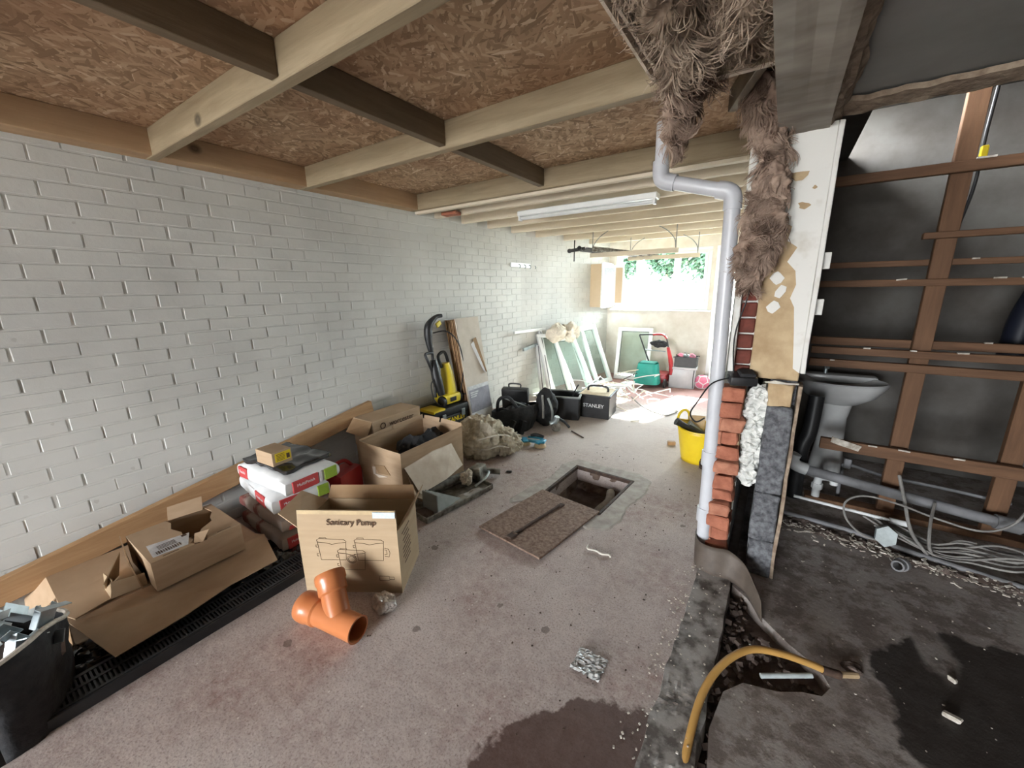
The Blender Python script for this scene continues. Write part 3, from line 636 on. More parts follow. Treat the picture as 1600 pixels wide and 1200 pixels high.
def rib(u, v):
    k = u * (len(pth) - 1); i = min(int(k), len(pth) - 2); f = k - i
    a, b_, c, d = [V(pth[min(max(i + o, 0), len(pth) - 1)]) for o in (-1, 0, 1, 2)]
    p = .5 * ((2 * b_) + (c - a) * f + (2 * a - 5 * b_ + 4 * c - d) * f * f + (3 * b_ - a - 3 * c + d) * f ** 3)
    h = .15 * (1 - .62 * max(0, (u - .55) / .45)); return (p.x + .01 * (1 - v), p.y - .05 * (1 - v) * (.3 + u), .004 + h * v)
part('strip', B().grid(rib, 50, 6), pm('flashing', (.13, .105, .085), (.08, .062, .05), 8, .6, bmp=.3), t, True, solid=.005)
t = thing('charger_block', 'black plastic box with trailing lead perched on the broken brickwork', 'charger', (-.12, 2.2, 1.04))
part('case', B().box((-.12, 2.2, 1.055), (.12, .12, .045), MX((0, 0, 0), .3, .1), bev=.012), M['black'], t, True)
part('lid', B().box((-.10, 2.19, 1.085), (.07, .08, .02), MX((0, 0, 0), .3, .15), bev=.006), M['blackfab'], t, True)
part('lead', B().tube([(-.17, 2.16, 1.06), (-.24, 2.12, 1.03), (-.29, 2.1, .94), (-.32, 2.1, .87), (-.29, 2.1, .83), (-.255, 2.12, .85)], .004, 6), M['black'], t, True)
single('hanging_cable', B().tube([(-.155, 2.2, 1.07), (-.168, 2.19, 1.2), (-.165, 2.18, 1.3), (-.14, 2.2, 1.42), (-.13, 2.18, 1.5), (-.15, 2.18, 1.53)], .0035, 6), M['black'], 'thin black cable hanging down between white pipe and pillar edge', 'cable', (-.155, 2.2, 1.07), True)
b = B()
for k in range(5): b.tube([(-.02 + .005 * k, 2.2, 1.05), (.02, 2.18 - .008 * k, 1.052 + .004 * k), (.07, 2.18, 1.055), (.11, 2.2 + .006 * k, 1.052)], .0035, 5)
single('twine_hank', b, M['string'], 'pale hank of twine laid on the ledge of the broken block wall', 'twine', (0, 2.2, 1.05), True)

# ================================================================== RIGHT ROOM
b = B(); ys = 3.3
ws = thing('stud_partition', 'bare timber stud partition with horizontal battens in the dark right-hand room', 'partition', (.7, ys, 0))
for x, z0, z1 in ((.73, 0, 2.75), (1.20, 0, 2.75), (1.75, 0, 2.75), (2.3, 0, 2.75)):
    part('stud', B().box((x - .08 * 0, ys + .03, (z0 + z1) / 2), (.085, .045, z1 - z0), bev=.003), M['stud'], ws)
for k, (z, h, xs, zz) in enumerate(((2.10, .055, .14, ys - .03), (1.76, .035, .62, ys - .03), (1.61, .035, .15, ys + .08), (1.50, .04, .15, ys - .02), (1.135, .05, .2, ys + .08), (1.085, .045, .2, ys - .03), (.995, .05, .2, ys - .02), (.45, .075, .33, ys - .04))):
    part('batten', B().box(((xs + 3.2) / 2, zz, z), (3.2 - xs, .04, h), MX((0, 0, 0), 0, 0, rnd.uniform(-.004, .004)), bev=.003), M['batten'], ws)
    for n_ in range(4 if k in (0, 3, 5, 7) else 1):
        x = xs + .1 + rnd.uniform(0, 1.0); part('plaster_scrap', B().box((x, zz - .02, z + h / 2), (rnd.uniform(.015, .05), .014, .008), MX((0, 0, 0), rnd.uniform(-.3, .3)), jit=.004, seed=n_), M['mask'], ws)
part('sole_plate', B().box((1.8, ys + .02, .02), (3.0, .1, .04), bev=.004), M['stud'], ws)
part('paper_scrap', B().box((.46, ys - .065, .475), (.16, .012, .04), MX((0, 0, 0), 0, 0, .25), jit=.01, sub=3), M['mask'], ws)
t = thing('wash_basin', 'white ceramic pedestal wash basin standing behind the timber studs', 'basin', (.42, 3.75, 0))
mm = Matrix.Translation((.44, 3.8, 0)) @ Matrix.Diagonal((1.15, .9, 1, 1))
part('bowl', B().lathe([(.05, .60), (.11, .62), (.19, .68), (.235, .76), (.245, .785), (.235, .795), (.21, .775), (.15, .72), (.05, .69), (0.002, .685)], mm, 36), M['ceramic'], t, True)
part('back_ledge', B().box((.44, 3.99, .775), (.48, .12, .06), bev=.02), M['ceramic'], t, True)
part('pedestal', B().lathe([(.10, 0), (.095, .1), (.075, .3), (.07, .5), (.09, .64)], mm, 24), M['ceramic'], t, True)
tp = part('tap', B().tube([(.36, 3.98, .8), (.36, 3.98, .87), (.36, 3.9, .88), (.36, 3.88, .86)], .012, 10), M['steel'], t, True)
t = thing('waste_run', 'long grey waste pipe sloping across behind the studs from a white elbow', 'pipe', (.3, 3.22, .3))
part('grey_pipe', B().tube([(.27, 3.18, .27), (.7, 3.2, .215), (1.2, 3.22, .155), (2.6, 3.3, .12)], .032, 16, False), M['grey_pipe'], t, True)
part('elbow', B().tube([(.20, 3.18, .37), (.19, 3.18, .32), (.22, 3.18, .285), (.28, 3.18, .27)], .04, 16), M['white'], t, True, label='white elbow')
part('coupling', B().tube([(1.17, 3.22, .158), (1.27, 3.225, .15)], .042, 16, False), M['grey_pipe'], t, True)
t = thing('black_soil_stack', 'black soil stack behind the pillar beneath the white elbow', 'pipe', (.24, 3.3, 0))
part('stack', B().tube([(.24, 3.3, 0), (.24, 3.3, .36), (.27, 3.32, .5), (.28, 3.35, .75)], .045, 16), M['black'], t, True)
t = thing('water_pipe', 'short bright white pipe with capped end just above the floor behind the studs', 'pipe', (.3, 3.05, .1))
part('white_tube', B().tube([(.22, 3.02, .13), (.72, 3.04, .10)], .010, 12, False), M['white'], t, True)
part('end_cap', B().tube([(.70, 3.04, .10), (.78, 3.045, .097)], .017, 12, False), M['white'], t, True)
t = thing('trap_fitting', 'cream plastic trap fitting at the foot of the wash basin', 'fitting', (.38, 3.3, .15))
part('trap_body', B().tube([(.36, 3.3, .02), (.36, 3.3, .16), (.38, 3.3, .19), (.44, 3.3, .19), (.45, 3.3, .15)], .024, 12), M['white'], t, True)
part('trap_nut', B().tube([(.36, 3.3, .10), (.36, 3.3, .14)], .033, 8, False), M['white'], t)
t = thing('copper_run', 'thin grey water pipe with valve behind the left stud', 'pipe', (.5, 3.4, .2))
part('tube', B().tube([(.5, 3.45, 0), (.5, 3.45, .2), (.52, 3.45, .26), (.72, 3.46, .22), (1.0, 3.46, .21), (1.3, 3.46, .19)], .011, 10), M['grey_pipe'], t, True)
part('valve', B().box((.52, 3.44, .27), (.04, .03, .07), bev=.005), M['grey_pipe'], t)
t = thing('junction_box', 'hexagonal pale blue-grey junction box dangling from a looped grey cable', 'junction box', (.66, 2.98, .06))
hx = [(.66 + .052 * cos(a + .5) , .075 + .06 * sin(a + .5)) for a in [i * pi / 3 for i in range(6)]]
part('case', B().slab([(x, 2.86 + z * .25, z) for x, z in hx], .03), M['bluewhite'], t)
part('hole', B().box((.645, 2.872, .05), (.02, .012, .014), MX((0, 0, 0), 0, 0, .5)), M['black'], t)
part('break', B().box((.675, 2.878, .07), (.022, .012, .01), MX((0, 0, 0), 0, 0, -.4), jit=.004), M['rustdark'], t)
part('cable', B().tube([(.645, 2.86, .045), (.56, 2.84, .06), (.48, 2.88, .12), (.47, 2.94, .2), (.56, 3.0, .24), (.72, 3.03, .22), (.9, 3.05, .17), (1.08, 3.06, .15), (1.2, 3.1, .22), (1.28, 3.2, .36)], .006, 6), M['cable'], t, True)
cabs = [([(.74, 3.22, .33), (.76, 3.1, .22), (.78, 2.95, .1), (.84, 2.85, .03)], .009, 'thick grey cable dropping from the left stud to the floor'),
        ([(.9, 3.15, .22), (.86, 3.0, .16), (.85, 2.9, .06), (.87, 2.85, .02)], .008, 'short upright grey cable beside the thick cable')]
for i, (p, r, l) in enumerate(cabs): single('cable', B().tube(p, r, 8), M['cable'], l, 'cable', p[0], True)
for k in range(9):
    q = random.Random(k + 40); y0 = 2.86 + k * .018; dx = q.uniform(-.05, .1)
    p = [(.62 + dx, y0 + .1, .06 + q.uniform(0, .06)), (.85 + dx, y0, .035), (1.0 + dx * .3, y0 + .01, .04 + .006 * k), (1.15, y0 + q.uniform(-.02, .05), .07 + q.uniform(-.03, .06)), (1.35, y0 + q.uniform(-.05, .08), .06 + q.uniform(-.03, .08)), (1.5, y0 - .1, .02 + .004 * k)]
    single('cable', B().tube(p, .0055, 6), M['cable'], 'grey electrical cable in the tangled bundle on the floor below the studs', 'cable', p[0], True, group='bundled grey cables')
single('conduit', B().tube([(.14, 2.95, .03), (.5, 2.93, .025), (.8, 2.85, .02), (2.2, 2.6, .02)], .016, 10, False), M['grey_pipe'], 'long straight grey conduit lying along the edge of the dark floor', 'conduit', (.14, 2.95, 0), True)
t = thing('pipe_socket', 'short dark grey pipe socket lying on the dark floor near the rubble', 'pipe', (.7, 2.66, 0))
part('socket', B(MX((.695, 2.66, .035), -.5, radians(80))).lathe([(.022, -.03), (.034, -.03), (.034, .0), (.028, .004), (.028, .04), (.02, .04), (.02, -.03)], None, 20), M['grey_pipe'], t, True)
# dangling light flex & connector
t = thing('hanging_flex', 'dark flex hanging down behind the top batten with a yellow connector', 'flex', (.83, 3.45, 1.6))
part('flex', B().tube([(.83, 3.45, 2.75), (.82, 3.45, 2.3), (.82, 3.45, 2.0), (.78, 3.45, 1.72)], .008, 8), M['black'], t, True)
part('connector', B().box((.82, 3.42, 2.19), (.03, .025, .06), bev=.005), M['ylabel'], t, label='yellow connector')
part('hook', B().tube([(.78, 3.45, 1.74), (.79, 3.45, 1.68), (.75, 3.44, 1.65), (.73, 3.44, 1.66)], .01, 8), M['black'], t, True)
single('navy_duct', B().tube([(1.33, 3.75, 1.62), (1.24, 3.72, 1.3), (1.22, 3.7, 1.05)], .07, 16), M['navy'], 'dark navy flexible duct hanging at the right behind the studs', 'duct', (1.25, 3.7, 1.05), True)
# rubble along the floor edge
b = B()
for i in range(420):
    x = rnd.uniform(.15, 1.6); y = 2.85 - .12 * x + rnd.gauss(0, .045); s = rnd.uniform(.003, .015)
    b.box((x, y, s * .3 + .02), (s * 1.9, s * .7, s * .35), MX((0, 0, 0), rnd.uniform(0, 3), rnd.uniform(-.5, .5)), jit=.007, seed=i)
part('debris', b, M['mask'], None, kind='stuff', label='pale broken plaster and wood chips strewn along the foot of the studs')['category'] = 'debris'
b = B()
for i in range(150):
    x = rnd.uniform(.05, 1.3); y = rnd.uniform(1.0, 2.6); s = rnd.uniform(.0012, .005) * (2 if i % 25 == 0 else 1)
    b.box((x, y, s * .2), (s * 1.5, s, s * .6), MX((0, 0, 0), rnd.uniform(0, 3)), jit=.003, seed=i)
part('debris', b, M['mask'], None, kind='stuff', label='small pale grit scattered over the dark right-hand floor')['category'] = 'debris'
b = B(); rg = B()
rg.grid(lambda u, v: (.12 + 1.6 * u, 2.82 - .18 * u + .22 * v, -.01 + .05 * math.sin(pi * min(v * 1.2, 1)) * (.6 + .7 * noise.noise(V((u * 14, v * 4, 0)))) + .012 * noise.noise(V((u * 60, v * 9, 0)))), 120, 12)
struct('trim_mud_ridge', rg, M['mud'])
for k, (x, y, l) in enumerate(((.72, 1.94, 'pale chip of stone on the far rim of the dark puddle'), (.67, 1.74, 'larger pale angular stone chip at the left rim of the dark puddle'))):
    single('stone_chip', B().box((x, y, .012), (.05 - .02 * (1 - k), .022, .02), MX((0, 0, 0), -.7), bev=.004, jit=.012, sub=2, seed=k), M['mask'], l, 'stone', (x, y, 0))
# hose and white stub pipe
t = thing('ochre_hose', 'ochre yellow hose arching out of the trench beside the kerb', 'hose', (.3, 1.7, .02))
part('hose', B().tube([(-.075, .80, -.03), (-.08, 1.0, -.02), (-.085, 1.15, .02), (-.07, 1.32, .06), (-.02, 1.46, .09), (.06, 1.57, .10), (.16, 1.63, .085), (.26, 1.68, .05), (.31, 1.70, .03)], .0135, 12), M['hose'], t, True)
part('end_fitting', B().tube([(.30, 1.695, .032), (.36, 1.72, .018)], .016, 10, False), M['rustdark'], t, True)
part('stub', B().tube([(.35, 1.715, .02), (.42, 1.77, .006)], .011, 8, False), M['tan'], t, True)
single('clay_lump', B().blob((.405, 1.80, .005), (.04, .03, .022), 3, .014, 20, 5), M['mud'], 'brown mud lump beside the end of the ochre hose', 'mud', (.4, 1.8, 0))
single('white_tube', B().tube([(.105, 1.565, .005), (.27, 1.66, .018)], .0095, 10, False), M['bluewhite'], 'short pale tube lying under the arch of the ochre hose', 'tube', (.1, 1.57, 0), True)
# rough stone edge pieces along the kerb
b = B()
for i in range(170):
    x = -.24 + rnd.gauss(0, .025) if i % 3 else rnd.uniform(-.2, -.05); y = rnd.uniform(1.0, 2.1); s = rnd.uniform(.0015, .006)
    b.box((x, y, (.03 if x > -.225 else .003)), (s * 1.4, s, s * .7), MX((0, 0, 0), rnd.uniform(0, 3)), jit=.004, seed=i)
part('debris', b, M['mask'], None, kind='stuff', label='crumbs of mortar scattered on and beside the concrete kerb')['category'] = 'debris'
b = B()
for i in range(260):
    x = rnd.uniform(-1.9, -.25); y = rnd.uniform(.8, 3.4); s = rnd.uniform(.002, .006)
    if -1.34 < x < -.8 and 2.3 < y < 2.93: continue
    b.box((x, y, s * .3), (s * 1.4, s, s * .6), MX((0, 0, 0), rnd.uniform(0, 3)), jit=.002, seed=i)
part('debris', b, M['rustdark'], None, kind='stuff', label='dark grit scattered over the reddish floor')['category'] = 'debris'
b = B()
b.grid(lambda u, v: (-.54 + .12 * u + .01 * noise.noise(V((u * 5, v * 5, 0))), 1.19 + .11 * v, .004 + .016 * abs(noise.noise(V((u * 6, v * 6, 2)))) + .006 * noise.noise(V((u * 20, v * 20, 2)))), 14, 14)
single('plastic_scrap', b, pm('film_scrap', (.5, .51, .5), (.33, .32, .31), 9, .25, spec=.7), 'small crumpled clear plastic scrap on the floor near the wet patch', 'scrap', (-.48, 1.24, 0))
single('white_string', B().tube([(-.79, 1.96, .006), (-.775, 1.92, .012), (-.73, 1.935, .006), (-.69, 1.92, .01), (-.655, 1.94, .006), (-.64, 1.925, .008)], .005, 6), M['string'], 'short curled white strip lying on the floor in front of the manhole', 'strip', (-.72, 1.94, 0), True)
single('wood_chip', B().box((-1.74, 2.52, .006), (.045, .02, .01), MX((0, 0, 0), .5), bev=.002), M['black'], 'small dark chip on the floor left of the manhole', 'chip', (-1.74, 2.52, 0))
single('steel_strip', B().box((-1.62, 3.62, .006), (.22, .012, .008), MX((0, 0, 0), -.55)), M['rustdark'], 'thin dark metal strip on the floor in front of the black crates', 'strip', (-1.62, 3.62, 0))

# ================================================================== LEFT SIDE OBJECTS
# long timber against the wall
b = B(); a, c = V((-2.885, -1.0, -.05)), V((-2.885, 2.07, .47)); d = c - a
b.box((a + c) / 2 + V((0, 0, .04)), (.045, d.length, .125), Matrix.Rotation(math.atan2(d.z, d.y), 4, 'X'), bev=.003)
single('timber_plank', b, M['plank'], 'long pine plank propped at a slant along the foot of the white brick wall', 'plank', (-2.885, .5, 0))
# drainage channel
t = thing('drain_channel', 'length of black plastic drainage channel with slotted grating along the floor', 'drain channel', (-2.09, .5, 0))
b = B(); x0, x1, y0, y1 = -2.13, -1.975, -.1, 1.25
for x in (x0, x1): b.box((x, (y0 + y1) / 2, .024), (.012, y1 - y0, .048), bev=.002)
b.box(((x0 + x1) / 2, (y0 + y1) / 2, .006), (x1 - x0, y1 - y0, .012)); part('channel_body', b, M['black'], t)
b = B()
for i in range(96): b.box(((x0 + x1) / 2, y0 + .006 + i * .014, .045), (x1 - x0 - .03, .007, .008))
for x in (x0 + .012, x1 - .012, (x0 + x1) / 2): b.box((x, (y0 + y1) / 2, .047), (.012, y1 - y0, .008))
part('grating', b, pm('grate_plastic', (.035, .035, .037), (.02, .02, .02), 10, .4, spec=.5), t, kind='stuff')
# crumpled black film beside the channel
b = B(); b.grid(lambda u, v: (-2.45 + .3 * u, -.12 + 1.42 * v, .01 + .05 * abs(noise.noise(V((u * 5, v * 16, 0)))) + .03 * abs(noise.noise(V((u * 12, v * 40, 3))))), 26, 110)
single('black_film', b, M['film'], 'crumpled black plastic sheeting between the cardboard and the drainage channel', 'sheeting', (-2.3, .5, 0), True)
def carton(m, w_, d_, h_, wall='card', open_=True, t=.005):
    """list of wall slabs in local coords"""
    b = B(m)
    b.box((w_ / 2, t / 2, h_ / 2), (w_, t, h_)); b.box((w_ / 2, d_ - t / 2, h_ / 2), (w_, t, h_))
    b.box((t / 2, d_ / 2, h_ / 2), (t, d_ - 2 * t, h_)); b.box((w_ - t / 2, d_ / 2, h_ / 2), (t, d_ - 2 * t, h_)); b.box((w_ / 2, d_ / 2, t / 2), (w_ - 2 * t, d_ - 2 * t, t))
    if not open_: b.box((w_ / 2, d_ / 2, h_ - t / 2), (w_ - 2 * t, d_ - 2 * t, t))
    return b
# big flattened carton with long flap
t = thing('flat_carton', 'long low cardboard carton by the wall with its wide flap spread over the channel', 'box', (-2.55, .45, 0))
m_ = MX((-2.86, .10, 0)); part('body', carton(m_, .50, .74, .15, open_=False), M['card'], t)
b = B(); b.slab([(-2.36, .10, .152), (-2.36, .84, .152), (-2.30, .86, .16), (-2.09, .82, .105), (-2.10, .6, .10), (-2.055, .4, .102), (-2.04, .17, .10)], .005)
part('flap', b, M['card'], t)
b = B(); b.slab([(-2.86, .10, .15), (-2.62, .10, .15), (-2.66, .0, .05), (-2.9, .02, .07)], .005); part('flap', b, M['card'], t)
b = B(); b.slab([(-2.52, .06, .16), (-2.34, .12, .158), (-2.40, .34, .158), (-2.6, .28, .16)], .005); part('flap', b, M['card'], t)
b = B(); b.slab([(-2.36, .1, .15), (-2.36, .09, .0), (-2.52, .08, .0), (-2.56, .08, .15)], .005); part('end_flap', b, M['card_in'], t)
# inner box insert standing open
t = thing('corner_insert', 'small bent cardboard insert standing on the long carton left of the labelled box', 'box', (-2.45, .3, .155))
b = B(); b.slab([(-2.47, .24, .16), (-2.37, .24, .16), (-2.38, .26, .24), (-2.47, .25, .245)], .004); b.slab([(-2.37, .24, .16), (-2.35, .36, .16), (-2.36, .36, .22), (-2.38, .25, .235)], .004)
b.slab([(-2.47, .24, .16), (-2.38, .23, .235), (-2.5, .32, .30), (-2.53, .3, .17)], .004)
part('panel', b, M['card_pale'], t); b = B(); b.slab([(-2.37, .37, .16), (-2.53, .37, .16), (-2.53, .37, .26), (-2.37, .37, .22)], .004); part('back_panel', b, M['card_in'], t)
# labelled box with torn top
t = thing('parcel_box', 'torn-open cardboard parcel with a white shipping label on top of the long carton', 'box', (-2.44, .55, .155))
m_ = MX((-2.63, .37, .158)); W_, D_, H_ = .38, .37, .145
part('body', carton(m_, W_, D_, H_), M['card'], t)
def top(pts, z=H_, th=.005, mm=m_): return B(mm).slab([(x, y, z) for x, y in pts], th)
part('top_panel', top([(0, 0), (W_, 0), (W_, .17), (W_ - .03, .16), (W_ - .06, .18), (W_ - .12, .16), (W_ - .18, .17), (W_ - .26, .15), (.05, .17), (0, .16)]), M['card'], t)
part('top_panel', top([(W_, .22), (W_, D_), (0, D_), (0, .33), (.1, .34), (.16, .31), (.21, .30), (.25, .24), (.3, .21), (.34, .24)]), M['card'], t)
part('torn_flap', B(m_).slab([(.0, .17, H_), (.03, .32, H_), (-.02, .34, H_ + .06), (-.05, .19, H_ + .055)], .005), M['card'], t)
part('torn_flap', B(m_).slab([(W_ - .02, .17, H_), (W_ - .06, .19, H_ + .03), (W_ - .02, .24, H_ + .04), (W_, .2, H_)], .005), M['card'], t)
part('side_flap', B(m_).slab([(-.02, -.015, .0), (-.02, -.02, H_ + .01), (.25, -.05, H_ - .02), (.3, -.035, .0)], .005), M['card_in'], t)
lb = B(m_); lb.slab([(.2, .03, H_ + .0055), (.34, .02, H_ + .0055), (.355, .15, H_ + .0055), (.24, .19, H_ + .0055)], .001); part('shipping_label', lb, M['pale'], t, label='white shipping label with barcode')
lb = B(m_)
for i in range(11): lb.box((.315, .04 + i * .009, H_ + .0072), (.03, .004 if i % 3 else .0025, .0008))
for i in range(4): lb.box((.25 + .012 * i, .09, H_ + .0072), (.004, .07, .0008))
lb.box((.247, .165, H_ + .0072), (.02, .02, .0008)); part('barcode', lb, M['ink'], t)
for (x, y) in ((W_ - .018, .08), (W_ - .018, .30)): part('slot', B(m_).box((x, y, H_ + .0055), (.004, .06, .0012)), M['ink'], t)
# rubble sack with galvanised brackets
t = thing('rubble_sack', 'black rubble sack standing open at the lower left of the picture', 'sack', (-2.12, -.12, 0))
def sk(u, v):
    a = 2 * pi * u; r = .20 * (1 + .12 * sin(3 * a + 1) + .07 * noise.noise(V((cos(a) * 3, sin(a) * 3, v * 3)))) * (1 - .12 * (1 - v)) ; return (-2.14 + r * cos(a), -.13 + r * 1.15 * sin(a), .33 * v + (.05 * sin(a * 2 + .5) if v > .8 else 0))
part('sack_body', B().grid(sk, 48, 14), M['blackfab'], t, True, solid=.004)
rim = [sk(i / 24, 1) for i in range(25)]; part('rolled_rim', B().tube(rim, .008, 6), M['mask'], t, True)
part('filling', B().blob((-2.14, -.13, .2), (.16, .17, .1), 3, .05, 10, 4), M['mud'], t)
br = [((-2.05, -.04, .36), .2, .5, .3), ((-2.12, -.1, .38), 1.2, -.3, .8), ((-2.02, .0, .33), -.6, .2, 1.0), ((-2.18, -.02, .37), .9, .6, -.3), ((-2.1, .04, .34), 2.0, .1, .4)]
for k, (p, a1_, a2_, a3_) in enumerate(br):
    mm = MX(p, a1_, a2_, a3_); b = B(mm)
    b.box((0, 0, 0), (.045, .003, .12), bev=.001); b.box((0, .022, -.06), (.045, .045, .003), bev=.001); b.box((.022, .015, .02), (.003, .03, .08)); b.box((-.022, .015, .02), (.003, .03, .08)); b.box((0, -.015, .058), (.09, .03, .003))
    single('joist_hanger', b, M['steel'], ['galvanised steel bracket at the right rim of the black rubble sack', 'galvanised steel bracket in the middle of the black rubble sack', 'galvanised steel bracket lowest at the front of the black rubble sack', 'galvanised steel bracket nearest the wall in the black rubble sack', 'galvanised steel bracket furthest back in the black rubble sack'][k], 'bracket', p, group='galvanised brackets in the rubble sack')
# plaster bags
def sack(name, label, c, rz, mat, prints, dims=(.56, .34, .115)):
    t = thing(name, label, 'bag', (c[0], c[1], c[2] - dims[2] / 2), 'stacked plaster bags' if False else None); mm = MX(c, rz)
    b = B(mm); q = bmesh.new(); bmesh.ops.create_cube(q, size=1); bmesh.ops.subdivide_edges(q, edges=q.edges[:], cuts=11, use_grid_fill=True)
    for v in q.verts:
        x, y, z = v.co * 2; fx = (1 - abs(x) ** 6) ; fy = (1 - abs(y) ** 6); e = max(0, 1 - abs(x) ** 5) ** .35 * max(0, 1 - abs(y) ** 5) ** .35
        zz = z * (.62 + .38 * e); rx = 1 - .035 * abs(z) ** 3; 
        v.co = V((x / 2 * dims[0] * rx, y / 2 * dims[1] * rx, zz / 2 * dims[2])); v.co += noise.noise_vector(v.co * 9 + V(c) * 7) * .007
    q.verts.index_update(); b._add([v.co.copy() for v in q.verts], [[v.index for v in f.verts] for f in q.faces]); q.free()
    part('sack_body', b, mat, t, True)
    X, Y, Z = dims[0] / 2, dims[1] / 2, dims[2] / 2
    for (face, u0, u1, mt, tx) in prints:
        b = B(mm); hh = Z * .62
        if face == 'R': b.box((X - .002, (u0 + u1) / 2, 0), (.012, u1 - u0, hh * 2), bev=.003)
        else: b.box(((u0 + u1) / 2, -Y + .002, 0), (u1 - u0, .012, hh * 2), bev=.003)
        part('print_panel', b, M[mt], t)
        if tx:
            b = B(mm)
            if face == 'R': b.text(tx, MX((X + .0045, (u0 + u1) / 2, .006), radians(90)) @ FACE_F, (u1 - u0) / len(tx) * 1.75, .0005)
            else: b.text(tx, MX(((u0 + u1) / 2, -Y - .0045, .006)) @ FACE_F, (u1 - u0) / len(tx) * 1.75, .0005)
            part('lettering', b, M['bag'], t)
    return t
sack('plaster_bag', 'brown-stained plaster bag at the bottom of the stack', (-2.52, 1.10, .06), -.03, M['bagdirty'], [('R', -.14, -.02, 'pred', 'MultiFinish')])
sack('plaster_bag', 'plaster bag second from the bottom with a red panel at its front corner', (-2.53, 1.11, .172), -.02, M['bagdirty'], [('R', -.13, .06, 'pred', 'MultiFinish')])
sack('plaster_bag', 'white plaster bag second from the top, shifted left, with red band and curled corner', (-2.56, 1.12, .285), -.10, M['bag'], [('F', .02, .17, 'pred', 'MultiFinish'), ('F', -.10, .0, 'bag', None), ('R', -.13, .0, 'pred', 'MultiFinish'), ('R', .09, .16, 'pgreen', None)])
sack('plaster_bag', 'topmost white plaster bag of the stack with red and green printed panels', (-2.50, 1.13, .40), .04, M['bag'], [('R', -.13, .03, 'pred', 'MultiFinish'), ('R', .07, .155, 'pgreen', None), ('F', -.25, -.15, 'pred', 'Finish'), ('R', .035, .055, 'pale', None)])
b = B(MX((-2.53, 1.15, .478), .12)); b.box((0, 0, -.006), (.44, .30, .02), bev=.004, sub=14, jit=.016, seed=4)
single('black_packet', b, M['film'], 'flat shiny black plastic packet on top of the plaster bags', 'packet', (-2.53, 1.15, .46), True)
t = thing('small_carton', 'small brown box with a yellow label on the black packet', 'box', (-2.49, 1.03, .49)); mm = MX((-2.49, 1.06, .53), .08)
part('body', B(mm).box((0, 0, 0), (.17, .12, .085), bev=.002), M['card'], t); part('yellow_label', B(mm).box((.0855, .005, .006), (.001, .095, .055)), M['ylabel'], t)
b = B(mm)
for i in range(5): b.box((.0865, -.01, .024 - i * .009), (.0008, .05, .003))
b.box((.0865, .036, .0), (.0008, .02, .03)); part('print', b, M['ink'], t)
# red fuel can
t = thing('fuel_can', 'red plastic fuel can on the floor behind the plaster bags', 'can', (-2.5, 1.5, 0))
part('body', B(MX((-2.5, 1.50, .135), .3)).box((0, 0, 0), (.16, .24, .24), bev=.035), M['red'], t, True)
part('handle', B().tube([(-2.5, 1.42, .25), (-2.5, 1.44, .3), (-2.5, 1.52, .31), (-2.51, 1.58, .25)], .014, 10), M['red'], t, True)
part('cap', B(MX((-2.47, 1.41, .255))).lathe([(.0, .04), (.025, .04), (.028, .0)], None, 16), M['black'], t, True)
# Sanitary Pump box
PB = MX((-1.86, .84, 0), math.atan2(.26, .43)); W_, D_, H_ = .50, .31, .355
t = thing('pump_box', 'large open cardboard box printed Sanitary Pump with a line drawing', 'box', (-1.6, 1.05, 0))
part('body', carton(PB, W_, D_, H_), M['card_pale'], t)
def q(pts, th=.005, mt='card_pale', nm='flap'): return part(nm, B(PB).slab(pts, th), M[mt], t)
q([(0, 0, H_), (W_, 0, H_), (W_ - .004, .012, H_ + .105), (.002, .012, H_ + .105)], -.005)
q([(0, D_, H_), (W_, D_, H_), (W_ - .02, D_ + .05, H_ + .06), (.0, D_ + .05, H_ + .055)], .005, 'card_in')
q([(W_, .0, H_), (W_, D_, H_), (W_ + .055, D_ - .02, H_ + .10), (W_ + .035, .09, H_ + .04)], .005)
fl = q([(0, .01, H_), (0, D_ - .02, H_), (-.12, D_ - .05, H_ + .07), (-.13, .06, H_ + .05)], .005, 'card')
b = B(PB)
for k in range(3): b.tube([(-.03 - .03 * k, .03 + .01 * k, H_ + .012 + .016 * k - .009), (-.03 - .03 * k, D_ - .05, H_ + .012 + .016 * k - .004)], .0012, 4, False)
part('crease', b, M['ink'], fl)
b = B(PB); b.text('Sanitary Pump', MX((.275, -.0005, H_ + .045), 0, radians(-6)) @ FACE_F, .043, .0006, .0003)
part('lettering', b, M['ink'], t)
b = B(PB); yk = -.0012
def ln(pts, r=.0011): b.tube([(x, yk, z) for x, z in pts], r, 4, False)
def pump(cx, z, s=1):
    w2, h = .072 * s, .10 * s
    ln([(cx - w2, z + h), (cx - w2 - .003, z + h + .012), (cx - w2 + .01, z + h + .02), (cx + w2 - .01, z + h + .016), (cx + w2 + .003, z + h + .006), (cx + w2, z + h)])
    ln([(cx - w2, z + h), (cx - w2 * .4, z + h - .004), (cx, z + h - .012), (cx + w2 * .5, z + h - .004), (cx + w2, z + h)])
    ln([(cx - w2, z + h), (cx - w2 + .008, z), (cx + w2 - .008, z), (cx + w2, z + h)])
    ln([(cx - w2 + .01, z + h + .02), (cx - w2 + .012, z + h + .026), (cx - w2 + .045, z + h + .026), (cx - w2 + .047, z + h + .018)])
    for dz in (.02, .07): ln([(cx - w2 - .001, z + dz), (cx - w2 - .010, z + dz + .002), (cx - w2 - .010, z + dz + .014), (cx - w2 - .002, z + dz + .014)])
pump(.165, .19); pump(.355, .19); pump(.26, .135, .95)
cir = [(.258 + .024 * cos(a), .195 + .022 * sin(a)) for a in [i * pi / 10 for i in range(21)]]; ln(cir); ln([(.258 + (x - .258) * .72, .195 + (z - .195) * .72) for x, z in cir])
